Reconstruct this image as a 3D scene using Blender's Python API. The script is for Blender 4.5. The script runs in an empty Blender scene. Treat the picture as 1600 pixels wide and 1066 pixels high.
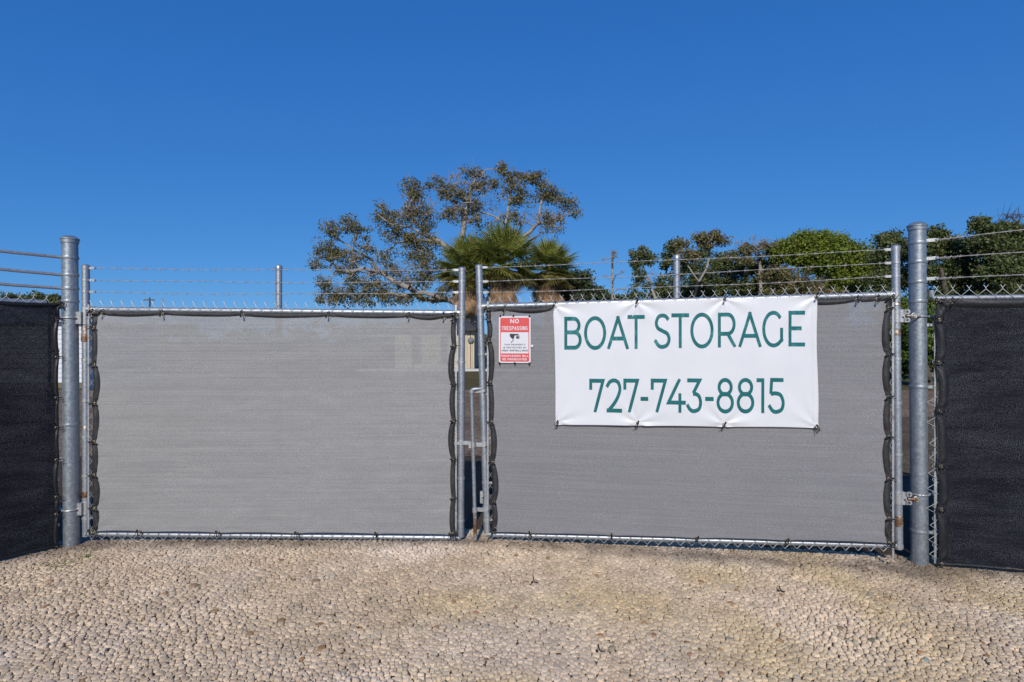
import bpy, math, random
import numpy as np
from mathutils import Vector, Matrix, Quaternion, noise as mnoise

random.seed(7)
RNG = np.random.default_rng(7)
R = math.radians
scene = bpy.context.scene
COL = scene.collection

# ------------------------------------------------------------------ camera
F = 889.0            # focal length in photo pixels (20 mm on a 36 mm back)
CAMZ = 1.68
cam_data = bpy.data.cameras.new('camera')
cam_data.sensor_width = 36.0
cam_data.lens = 36.0 * F / 1600.0
cam_data.clip_start = 0.05
cam_data.clip_end = 2000
cam = bpy.data.objects.new('camera', cam_data)
COL.objects.link(cam)
cam.location = (0, 0, CAMZ)
cam.rotation_euler = (R(90), 0, 0)
scene.camera = cam

# ------------------------------------------------------------------ sky + sun
SUN_EL, SUN_AZ = R(31), R(7)       # travels away from the camera and a little to the right
world = bpy.data.worlds.new('World')
scene.world = world
world.use_nodes = True
wn = world.node_tree
for n in list(wn.nodes): wn.nodes.remove(n)
wo = wn.nodes.new('ShaderNodeOutputWorld')
bg = wn.nodes.new('ShaderNodeBackground')
sky = wn.nodes.new('ShaderNodeTexSky')
sky.sky_type = 'NISHITA'
sky.sun_disc = False
sky.sun_elevation = SUN_EL
sky.sun_rotation = math.pi + SUN_AZ
sky.altitude = 3000
sky.air_density = 1.0
sky.dust_density = 1.5
sky.ozone_density = 6.0
bg.inputs['Strength'].default_value = 0.12
# colour response of the photograph: deep polarised blue, flat towards the horizon
sep = wn.nodes.new('ShaderNodeSeparateColor'); comb = wn.nodes.new('ShaderNodeCombineColor')
wn.links.new(sky.outputs[0], sep.inputs[0])
for ci, (gain, pw) in enumerate(((.35, .90), (.50, .58), (.77, .36))):
    a_ = wn.nodes.new('ShaderNodeMath'); a_.operation = 'MULTIPLY'; a_.inputs[1].default_value = .1
    b_ = wn.nodes.new('ShaderNodeMath'); b_.operation = 'POWER'; b_.inputs[1].default_value = pw
    c_ = wn.nodes.new('ShaderNodeMath'); c_.operation = 'MULTIPLY'; c_.inputs[1].default_value = gain / .12
    wn.links.new(sep.outputs[ci], a_.inputs[0]); wn.links.new(a_.outputs[0], b_.inputs[0])
    wn.links.new(b_.outputs[0], c_.inputs[0]); wn.links.new(c_.outputs[0], comb.inputs[ci])
wn.links.new(comb.outputs[0], bg.inputs[0])
wn.links.new(bg.outputs[0], wo.inputs[0])

sd = bpy.data.lights.new('sun', 'SUN')
sd.energy = 3.6
sd.angle = R(0.5)
sd.color = (1.0, 0.95, 0.87)
sun = bpy.data.objects.new('sun', sd)
COL.objects.link(sun)
sun.location = (-3, -10, 12)
sdir = Vector((math.sin(SUN_AZ) * math.cos(SUN_EL), math.cos(SUN_AZ) * math.cos(SUN_EL), -math.sin(SUN_EL)))
sun.rotation_mode = 'QUATERNION'
sun.rotation_quaternion = sdir.to_track_quat('-Z', 'Y')

scene.view_settings.view_transform = 'Standard'
scene.view_settings.look = 'None'
scene.view_settings.exposure = 0.0
scene.view_settings.gamma = 1.0
scene.view_settings.use_curve_mapping = False
try:
    scene.cycles.transparent_max_bounces = 24
except Exception:
    pass

# ------------------------------------------------------------------ materials
def mat(name):
    m = bpy.data.materials.new(name)
    m.use_nodes = True
    nt = m.node_tree
    p = nt.nodes['Principled BSDF']
    return m, nt, p

def N(nt, t, **kw):
    n = nt.nodes.new(t)
    for k, v in kw.items():
        if k in n.inputs: n.inputs[k].default_value = v
        else: setattr(n, k, v)
    return n

def ramp(nt, stops):
    r = nt.nodes.new('ShaderNodeValToRGB')
    e = r.color_ramp.elements
    while len(e) > 1: e.remove(e[-1])
    e[0].position, e[0].color = stops[0][0], (*stops[0][1], 1)
    for p, c in stops[1:]:
        x = e.new(p); x.color = (*c, 1)
    return r

def coords(nt, scale=(1, 1, 1), kind='Object'):
    tc = nt.nodes.new('ShaderNodeTexCoord')
    mp = nt.nodes.new('ShaderNodeMapping')
    mp.inputs['Scale'].default_value = scale
    nt.links.new(tc.outputs[kind], mp.inputs[0])
    return mp

def noisy(name, c1, c2, scale=8, rough=.7, metal=0, bump=0, stretch=(1, 1, 1), detail=6, c3=None, bscale=None, spec=None):
    m, nt, p = mat(name)
    mp = coords(nt, stretch)
    no = N(nt, 'ShaderNodeTexNoise', Scale=scale, Detail=detail, Roughness=.65)
    nt.links.new(mp.outputs[0], no.inputs['Vector'])
    st = [(.3, c1), (.7, c2)] if c3 is None else [(.3, c1), (.52, c2), (.72, c3)]
    r = ramp(nt, st)
    nt.links.new(no.outputs['Fac'], r.inputs[0])
    nt.links.new(r.outputs[0], p.inputs['Base Color'])
    p.inputs['Roughness'].default_value = rough
    p.inputs['Metallic'].default_value = metal
    if spec is not None: p.inputs['Specular IOR Level'].default_value = spec
    if bump:
        n2 = N(nt, 'ShaderNodeTexNoise', Scale=bscale or scale * 3, Detail=5)
        nt.links.new(mp.outputs[0], n2.inputs['Vector'])
        b = N(nt, 'ShaderNodeBump', Strength=bump, Distance=.01)
        nt.links.new(n2.outputs['Fac'], b.inputs['Height'])
        nt.links.new(b.outputs[0], p.inputs['Normal'])
    return m

def galvanized(name, base=(.31, .34, .36), rust=0.0, scale=1.0):
    m, nt, p = mat(name)
    mp = coords(nt)
    vo = N(nt, 'ShaderNodeTexVoronoi', Scale=70 * scale)
    nt.links.new(mp.outputs[0], vo.inputs['Vector'])
    no = N(nt, 'ShaderNodeTexNoise', Scale=9, Detail=8, Roughness=.7)
    nt.links.new(mp.outputs[0], no.inputs['Vector'])
    b = Vector(base)
    r1 = ramp(nt, [(.0, tuple(b * .72)), (.5, tuple(b)), (1, tuple(b * 1.35))])
    mx = N(nt, 'ShaderNodeMix', data_type='FLOAT')
    mx.inputs[0].default_value = .55
    sep = nt.nodes.new('ShaderNodeSeparateColor')
    nt.links.new(vo.outputs['Color'], sep.inputs[0])
    nt.links.new(sep.outputs[0], mx.inputs[2]); nt.links.new(no.outputs['Fac'], mx.inputs[3])
    nt.links.new(mx.outputs[0], r1.inputs[0])
    n3 = N(nt, 'ShaderNodeTexNoise', Scale=14, Detail=8, Roughness=.75)
    nt.links.new(mp.outputs[0], n3.inputs['Vector'])
    lo = .62 - rust * .35
    r2 = ramp(nt, [(lo, (0, 0, 0)), (min(lo + .12, .99), (1, 1, 1))])
    nt.links.new(n3.outputs['Fac'], r2.inputs[0])
    mc = N(nt, 'ShaderNodeMix', data_type='RGBA')
    nt.links.new(r2.outputs[0], mc.inputs[0])
    nt.links.new(r1.outputs[0], mc.inputs[6])
    mc.inputs[7].default_value = (.20, .10, .045, 1) if rust > 0 else tuple(b * .8) + (1,)
    nt.links.new(mc.outputs[2], p.inputs['Base Color'])
    p.inputs['Metallic'].default_value = .7
    rr = N(nt, 'ShaderNodeMapRange')
    rr.inputs['To Min'].default_value = .34; rr.inputs['To Max'].default_value = .62
    nt.links.new(mx.outputs[0], rr.inputs[0])
    nt.links.new(rr.outputs[0], p.inputs['Roughness'])
    bp = N(nt, 'ShaderNodeBump', Strength=.25, Distance=.004)
    n4 = N(nt, 'ShaderNodeTexNoise', Scale=55, Detail=4)
    nt.links.new(mp.outputs[0], n4.inputs['Vector'])
    nt.links.new(n4.outputs['Fac'], bp.inputs['Height'])
    nt.links.new(bp.outputs[0], p.inputs['Normal'])
    return m

def plain(name, c, rough=.6, metal=0, spec=.5):
    m, nt, p = mat(name)
    p.inputs['Base Color'].default_value = (*c, 1)
    p.inputs['Roughness'].default_value = rough
    p.inputs['Metallic'].default_value = metal
    p.inputs['Specular IOR Level'].default_value = spec
    return m

def mesh_cloth(name, dark, mid, light, openness, speck, dust=(.5, .48, .44), dust_amt=.3, rough=.7):
    """knitted shade cloth: streaky knit, specks and painted glints, dust, and an open weave that lets some of what is behind through"""
    m, nt, p = mat(name)
    out = nt.nodes['Material Output']
    uv = nt.nodes.new('ShaderNodeTexCoord')
    def nz(sx, sy, sc, det=4, ro=.6):
        mp = nt.nodes.new('ShaderNodeMapping'); mp.inputs['Scale'].default_value = (sx, sy, 1)
        nt.links.new(uv.outputs['UV'], mp.inputs[0])
        n = N(nt, 'ShaderNodeTexNoise', Scale=sc, Detail=det, Roughness=ro)
        nt.links.new(mp.outputs[0], n.inputs['Vector'])
        return n
    big = nz(.5, 85, 1.0, 3)
    streak = nz(.25, 22, 2.2, 7, .75)
    fine = nz(60, 110, 1.0, 2, .8)
    a = N(nt, 'ShaderNodeMath', operation='MULTIPLY'); a.inputs[1].default_value = .26
    nt.links.new(streak.outputs[0], a.inputs[0])
    b = N(nt, 'ShaderNodeMath', operation='MULTIPLY_ADD'); b.inputs[1].default_value = .24
    nt.links.new(big.outputs[0], b.inputs[0]); nt.links.new(a.outputs[0], b.inputs[2])
    c = N(nt, 'ShaderNodeMath', operation='MULTIPLY_ADD'); c.inputs[1].default_value = .5
    nt.links.new(fine.outputs[0], c.inputs[0]); nt.links.new(b.outputs[0], c.inputs[2])
    r = ramp(nt, [(.40, dark), (.5, mid), (.62, light)])
    nt.links.new(c.outputs[0], r.inputs[0])
    # pale specks; on the black cloth they are sun glints painted into the colour
    sp = nz(150, 190, 1.0, 1, .5)
    r2 = ramp(nt, [(1 - speck, (0, 0, 0)), (min(1 - speck + .08, 1), (1, 1, 1))])
    nt.links.new(sp.outputs[0], r2.inputs[0])
    pt = nz(1.1, 3.5, 1.7, 7, .75)
    r3 = ramp(nt, [(.42, (.15, .15, .15)), (.7, (1, 1, 1))])
    nt.links.new(pt.outputs[0], r3.inputs[0])
    mm = N(nt, 'ShaderNodeMix', data_type='RGBA', blend_type='MULTIPLY'); mm.inputs[0].default_value = 1
    nt.links.new(r2.outputs[0], mm.inputs[6]); nt.links.new(r3.outputs[0], mm.inputs[7])
    mx = N(nt, 'ShaderNodeMix', data_type='RGBA')
    nt.links.new(mm.outputs[2], mx.inputs[0])
    nt.links.new(r.outputs[0], mx.inputs[6]); mx.inputs[7].default_value = (*[min(1, v * 1.5 + .12) for v in light], 1)
    # dust settled / bleached patches, shaped
    du = nz(2.2, 9, 1.3, 9, .85)
    r4 = ramp(nt, [(.45, (0, 0, 0)), (.75, (dust_amt,) * 3)])
    nt.links.new(du.outputs[0], r4.inputs[0])
    md = N(nt, 'ShaderNodeMix', data_type='RGBA')
    nt.links.new(r4.outputs[0], md.inputs[0]); nt.links.new(mx.outputs[2], md.inputs[6]); md.inputs[7].default_value = (*dust, 1)
    nt.links.new(md.outputs[2], p.inputs['Base Color'])
    p.inputs['Roughness'].default_value = rough
    p.inputs['Specular IOR Level'].default_value = .15
    bp = N(nt, 'ShaderNodeBump', Strength=.35, Distance=.003)
    nt.links.new(c.outputs[0], bp.inputs['Height'])
    nt.links.new(bp.outputs[0], p.inputs['Normal'])
    tl = nt.nodes.new('ShaderNodeBsdfTranslucent')
    nt.links.new(md.outputs[2], tl.inputs[0])
    m1 = nt.nodes.new('ShaderNodeMixShader'); m1.inputs[0].default_value = .06
    nt.links.new(p.outputs[0], m1.inputs[1]); nt.links.new(tl.outputs[0], m1.inputs[2])
    tr = nt.nodes.new('ShaderNodeBsdfTransparent')
    m2 = nt.nodes.new('ShaderNodeMixShader')
    op = N(nt, 'ShaderNodeMapRange')
    op.inputs['From Min'].default_value = .3; op.inputs['From Max'].default_value = .7
    op.inputs['To Min'].default_value = openness * .6; op.inputs['To Max'].default_value = openness * 1.4
    nt.links.new(fine.outputs[0], op.inputs[0])
    nt.links.new(op.outputs[0], m2.inputs[0])
    nt.links.new(m1.outputs[0], m2.inputs[1]); nt.links.new(tr.outputs[0], m2.inputs[2])
    nt.links.new(m2.outputs[0], out.inputs[0])
    return m

def leafy(name, cols, rough=.55, trans=.25):
    """leaf colour picked per leaf from the point colour attribute"""
    m, nt, p = mat(name)
    at = nt.nodes.new('ShaderNodeAttribute'); at.attribute_name = 'tint'
    n = len(cols)
    r = ramp(nt, [(i / max(1, n - 1), c) for i, c in enumerate(cols)])
    nt.links.new(at.outputs['Fac'], r.inputs[0])
    nt.links.new(r.outputs[0], p.inputs['Base Color'])
    p.inputs['Roughness'].default_value = rough
    p.inputs['Specular IOR Level'].default_value = .3
    tl = nt.nodes.new('ShaderNodeBsdfTranslucent')
    nt.links.new(r.outputs[0], tl.inputs[0])
    ms = nt.nodes.new('ShaderNodeMixShader'); ms.inputs[0].default_value = trans
    nt.links.new(p.outputs[0], ms.inputs[1]); nt.links.new(tl.outputs[0], ms.inputs[2])
    nt.links.new(ms.outputs[0], nt.nodes['Material Output'].inputs[0])
    return m

M = {}
M['galv'] = galvanized('galvanized_steel')
M['galv_fine'] = galvanized('galvanized_pipe', base=(.38, .40, .42), scale=1.6)
M['galv_rust'] = galvanized('rust_stained_pipe', base=(.42, .41, .38), rust=.55, scale=1.6)
M['galv_light'] = galvanized('bright_zinc', base=(.46, .46, .45), rust=.08, scale=2)
M['wire'] = plain('zinc_wire', (.55, .55, .53), .45, .5)
M['barb'] = plain('weathered_barbed_wire', (.40, .385, .37), .55, .2)
M['dark_hole'] = plain('dark_bolt', (.035, .03, .03), .6, .3)
M['tie'] = plain('black_nylon', (.012, .012, .013), .4)
M['brass'] = plain('brass_grommet', (.42, .33, .20), .4, .8)
M['hem'] = noisy('hem_webbing', (.012, .011, .012), (.036, .034, .034), 30, .6, bump=.3, stretch=(1, 1, 1), bscale=90)
M['hem_black'] = noisy('black_hem_webbing', (.003, .003, .004), (.012, .012, .014), 30, .5, bump=.3, bscale=90)
M['cloth_l'] = mesh_cloth('grey_shade_cloth', (.228, .224, .220), (.288, .283, .277), (.352, .346, .338), .10, .40, dust=(.50, .49, .45), dust_amt=.28)
M['cloth_r'] = mesh_cloth('darker_grey_shade_cloth', (.185, .182, .187), (.23, .225, .230), (.28, .275, .278), .08, .40, dust=(.32, .32, .31), dust_amt=.25)
M['cloth_b'] = mesh_cloth('black_shade_cloth', (.001, .001, .002), (.003, .0035, .007), (.015, .017, .026), .018, .45, dust=(.10, .10, .115), dust_amt=.22, rough=.7)
M['vinyl'] = noisy('white_vinyl', (.64, .64, .655), (.69, .69, .70), 3, .42)
M['teal'] = noisy('teal_print', (.004, .105, .11), (.008, .15, .148), 9, .35)
M['teal_worn_glare'] = noisy('teal_print_glare', (.004, .105, .11), (.008, .135, .135), 14, .32, c3=(.07, .27, .27))  # pale tone paints wear and the glare of wrinkles on the letters
M['sign_white'] = plain('sign_white', (.68, .67, .69), .35)
M['sign_red'] = noisy('sign_red', (.72, .10, .085), (.62, .07, .06), 10, .35)
M['sign_black'] = plain('sign_black_ink', (.035, .03, .035), .45)

# ------------------------------------------------------------------ mesh helpers
class MB:
    def __init__(s): s.v = []; s.f = []; s.uv = []; s.t = []
    def add(s, vs, fs, tint=None):
        o = len(s.v)
        s.v += [tuple(v) for v in vs]
        s.f += [tuple(i + o for i in f) for f in fs]
        if tint is not None: s.t += [tint] * len(vs)
    def box(s, c, sx, sy, sz, rot=None):
        c = Vector(c); vs = []
        for x in (-1, 1):
            for y in (-1, 1):
                for z in (-1, 1):
                    p = Vector((x * sx / 2, y * sy / 2, z * sz / 2))
                    if rot is not None: p = rot @ p
                    vs.append(c + p)
        s.add(vs, [(0, 1, 3, 2), (4, 6, 7, 5), (0, 4, 5, 1), (2, 3, 7, 6), (0, 2, 6, 4), (1, 5, 7, 3)])
    def tube(s, pts, r, n=10, caps=True, closed=False, flat=1.0):
        pts = [Vector(p) for p in pts]
        rs = r if isinstance(r, (list, tuple)) else [r] * len(pts)
        L = len(pts)
        prev = None; rings = []
        for i, p in enumerate(pts):
            if closed: d = pts[(i + 1) % L] - pts[i - 1]
            else: d = pts[min(i + 1, L - 1)] - pts[max(i - 1, 0)]
            if d.length < 1e-9: d = Vector((0, 0, 1))
            d.normalize()
            if prev is None:
                a = Vector((0, 0, 1)) if abs(d.z) < .9 else Vector((1, 0, 0))
                x = d.cross(a).normalized()
            else:
                x = (prev - d * prev.dot(d)).normalized()
            prev = x; y = d.cross(x)
            rings.append([p + (x * math.cos(2 * math.pi * k / n) + y * math.sin(2 * math.pi * k / n) * flat) * rs[i] for k in range(n)])
        vs = [v for rg in rings for v in rg]; fs = []
        for i in range(L if closed else L - 1):
            j = (i + 1) % L
            for k in range(n):
                k2 = (k + 1) % n
                fs.append((i * n + k, i * n + k2, j * n + k2, j * n + k))
        if caps and not closed:
            fs.append(tuple(range(n - 1, -1, -1)))
            fs.append(tuple((L - 1) * n + k for k in range(n)))
        s.add(vs, fs)
    def lathe(s, c, prof, n=24, axis=None):
        """prof: (radius, height) pairs about the vertical through c"""
        c = Vector(c); q = None
        if axis is not None: q = Vector((0, 0, 1)).rotation_difference(Vector(axis))
        vs = []
        for r, h in prof:
            for k in range(n):
                p = Vector((r * math.cos(2 * math.pi * k / n), r * math.sin(2 * math.pi * k / n), h))
                if q: p = q @ p
                vs.append(c + p)
        fs = []
        for i in range(len(prof) - 1):
            for k in range(n):
                k2 = (k + 1) % n
                fs.append((i * n + k, i * n + k2, (i + 1) * n + k2, (i + 1) * n + k))
        if prof[-1][0] > 1e-5: fs.append(tuple((len(prof) - 1) * n + k for k in range(n)))
        if prof[0][0] > 1e-5: fs.append(tuple(range(n - 1, -1, -1)))
        s.add(vs, fs)
    def mesh(s, name, smooth=True, off=None):
        me = bpy.data.meshes.new(name)
        vs = s.v
        if off is not None:
            a = np.array(vs, dtype=float) - np.array(off)
            vs = a.tolist()
        me.from_pydata(vs, [], s.f)
        if s.t and len(s.t) == len(s.v):
            at = me.attributes.new('tint', 'FLOAT', 'POINT')
            at.data.foreach_set('value', np.array(s.t, dtype=np.float32))
        if s.uv and len(s.uv) == len(s.v):
            ul = me.uv_layers.new(name='UVMap')
            li = np.zeros(len(me.loops), dtype=np.int32)
            me.loops.foreach_get('vertex_index', li)
            ul.data.foreach_set('uv', np.array(s.uv, dtype=np.float32)[li].ravel())
        if smooth:
            me.polygons.foreach_set('use_smooth', [True] * len(me.polygons))
        me.update()
        return me

def wloc(o):
    l = Vector(o.location)
    while o.parent is not None:
        o = o.parent; l = l + Vector(o.location)
    return l

def obj(name, mb, material, parent=None, smooth=True, label=None, origin=None, edge=True):
    pl = wloc(parent) if parent is not None else Vector((0, 0, 0))
    if origin is None: origin = pl
    me = mb.mesh(name, smooth, off=tuple(origin)) if isinstance(mb, MB) else mb
    if isinstance(mb, MB) and smooth and edge:
        try: me.set_sharp_from_angle(angle=R(40))
        except Exception: pass
    if isinstance(material, (list, tuple)):
        for mm in material: me.materials.append(mm)
    elif material is not None and len(me.materials) == 0: me.materials.append(material)
    o = bpy.data.objects.new(name, me)
    COL.objects.link(o)
    if parent is not None: o.parent = parent
    o.location = Vector(origin) - pl
    if label: o['label'] = label
    return o

def inst(name, me, loc, rot=None, parent=None, scale=None):
    o = bpy.data.objects.new(name, me)
    COL.objects.link(o)
    pl = wloc(parent) if parent is not None else Vector((0, 0, 0))
    if parent is not None: o.parent = parent
    o.location = Vector(loc) - pl
    if rot is not None:
        o.rotation_mode = 'QUATERNION'; o.rotation_quaternion = rot
    if scale is not None: o.scale = scale
    return o

def thing(name, label, cat, loc=(0, 0, 0), group=None):
    o = bpy.data.objects.new(name, None)
    o.empty_display_size = .1
    COL.objects.link(o)
    o.location = loc
    o['label'] = label; o['category'] = cat
    if group: o['group'] = group
    return o

def tag(o, label, cat, group=None, kind=None):
    if label: o['label'] = label
    if cat: o['category'] = cat
    if group: o['group'] = group
    if kind: o['kind'] = kind
    return o

def P(px, py, D):
    return Vector(((px - 800) / F * D, D, CAMZ - (py - 533) / F * D))

class Wall:
    """a vertical plane standing in the place: u metres along it, z height, off metres in front of it"""
    def __init__(s, a, b):
        s.a = Vector((a[0], a[1])); d = Vector((b[0] - a[0], b[1] - a[1]))
        s.L = d.length; s.d = d / s.L
        n = Vector((s.d.y, -s.d.x))
        if n.dot(-s.a) < 0: n = -n
        s.n = n
    def w(s, u, z, off=0.0):
        p = s.a + s.d * u + s.n * off
        return Vector((p.x, p.y, z))
    def px(s, px, py, off=0.0):
        k = (px - 800) / F
        o = s.a + s.n * off
        # point = (k*D, D) = o + d*u
        D = (o.x * s.d.y - o.y * s.d.x) / (k * s.d.y - s.d.x)
        q = Vector((k * D, D)) - o
        return q.dot(s.d), CAMZ - (py - 533) / F * D
    def rot(s):
        x = Vector((s.d.x, s.d.y, 0)); z = Vector((0, 0, 1)); y = z.cross(x)
        return Matrix((x, y, z)).transposed()

WL = Wall((-3.509, 4.72), (-0.436, 4.77))      # left gate leaf
WR = Wall((-0.258, 4.77), (2.828, 4.20))       # right gate leaf
FL = Wall((-3.70, 4.66), (-3.70 - 3.1 * .54, 4.66 - 3.1 * .84))     # left fence, comes towards the camera
FR = Wall((3.05, 4.27), (3.05 + 3.6 * .97, 4.27 - 3.6 * .24))       # right fence

# ------------------------------------------------------------------ ground
def sheet(name, x0, x1, y0, y1, z, material, label=None):
    mb = MB(); mb.add([(x0, y0, z), (x1, y0, z), (x1, y1, z), (x0, y1, z)], [(0, 1, 2, 3)])
    o = obj(name, mb, material, smooth=False); o['kind'] = 'structure'
    if label: o['label'] = label
    return o

def ground_mat(name, c1, c2, c3, cell=28, cellamt=.5):
    m, nt, p = mat(name)
    mp = coords(nt)
    no = N(nt, 'ShaderNodeTexNoise', Scale=.7, Detail=9, Roughness=.7)
    nt.links.new(mp.outputs[0], no.inputs['Vector'])
    r = ramp(nt, [(.32, c1), (.5, c2), (.68, c3)])
    nt.links.new(no.outputs[0], r.inputs[0])
    vo = N(nt, 'ShaderNodeTexVoronoi', Scale=cell)
    nt.links.new(mp.outputs[0], vo.inputs['Vector'])
    sep = nt.nodes.new('ShaderNodeSeparateColor'); nt.links.new(vo.outputs['Color'], sep.inputs[0])
    mr = N(nt, 'ShaderNodeMapRange'); mr.inputs['To Min'].default_value = 1 - cellamt; mr.inputs['To Max'].default_value = 1 + cellamt * .5
    nt.links.new(sep.outputs[0], mr.inputs[0])
    mx = N(nt, 'ShaderNodeMix', data_type='RGBA', blend_type='MULTIPLY'); mx.inputs[0].default_value = 1
    nt.links.new(r.outputs[0], mx.inputs[6]); nt.links.new(mr.outputs[0], mx.inputs[7])
    nt.links.new(mx.outputs[2], p.inputs['Base Color'])
    p.inputs['Roughness'].default_value = .95
    p.inputs['Specular IOR Level'].default_value = .1
    bp = N(nt, 'ShaderNodeBump', Strength=.8, Distance=.02)
    nt.links.new(vo.outputs['Distance'], bp.inputs['Height'])
    bp.invert = True
    nt.links.new(bp.outputs[0], p.inputs['Normal'])
    return m

M['soil_and_shade'] = ground_mat('packed_soil_and_shade', (.10, .073, .05), (.135, .10, .07), (.17, .13, .09), 150, .45)
M['lot'] = ground_mat('gravel_lot', (.19, .125, .075), (.25, .175, .11), (.33, .25, .17), 26, .6)
M['turf'] = ground_mat('dry_turf', (.10, .085, .03), (.14, .11, .045), (.19, .15, .07), 60, .5)
M['brown'] = ground_mat('leaf_litter', (.10, .07, .04), (.16, .115, .07), (.22, .17, .11), 40, .5)
M['concrete'] = noisy('pale_concrete', (.50, .48, .44), (.62, .60, .56), 4, .9, bump=.3)

M['yard'] = ground_mat('pale_gravel_yard', (.34, .27, .20), (.44, .355, .27), (.52, .43, .335), 34, .4)
sheet('ground', -600, 600, -300, 900, -.012, M['yard'])
mb = MB(); mb.add([(-2.55, 2.17, -.006), (2.55, 2.17, -.006), (6.3, 5.6, -.006), (6.3, 8.4, -.006), (-6.3, 8.4, -.006), (-6.3, 5.6, -.006)], [(0, 1, 2, 3, 4, 5)])  # bed under the stones; behind the gates its dark colour stands for shade
o = obj('soil_and_shade', mb, M['soil_and_shade'], smooth=False); o['kind'] = 'structure'
sheet('gravel_lot', -300, 300, 8.3, 19.4, 0.0, M['lot'], 'pale gravel lot behind the gates')
sheet('lawn', -300, 300, 19.4, 400, 0.0, M['turf'], 'dry brown grass beyond the gravel lot')
sheet('leaf_litter', 5, 30, 7.1, 12.6, 0.004, M['brown'], 'brown ground behind the right fence')
mb = MB(); mb.box((-4.2, 32.0, .05), 9, .8, .12)
o = obj('concrete_pavement', mb, M['concrete'], smooth=False); o['kind'] = 'structure'

# gravel: every stone in front of the gates is a faceted stone packed against its neighbours
def hash_noise(x, y, sc, seed):
    """cheap vectorised value noise"""
    rs = np.random.default_rng(seed); T = rs.random((64, 64))
    X = x * sc + 100; Y = y * sc + 100
    i = np.floor(X).astype(int); j = np.floor(Y).astype(int)
    fx = X - i; fy = Y - j; fx = fx * fx * (3 - 2 * fx); fy = fy * fy * (3 - 2 * fy)
    g = lambda a, b: T[a % 64, b % 64]
    return (g(i, j) * (1 - fx) + g(i + 1, j) * fx) * (1 - fy) + (g(i, j + 1) * (1 - fx) + g(i + 1, j + 1) * fx) * fy

def seg_dist(x, y, a, b):
    ax, ay = a; bx, by = b; dx, dy = bx - ax, by - ay
    t = np.clip(((x - ax) * dx + (y - ay) * dy) / (dx * dx + dy * dy), 0, 1)
    return np.hypot(x - ax - t * dx, y - ay - t * dy)

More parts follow.
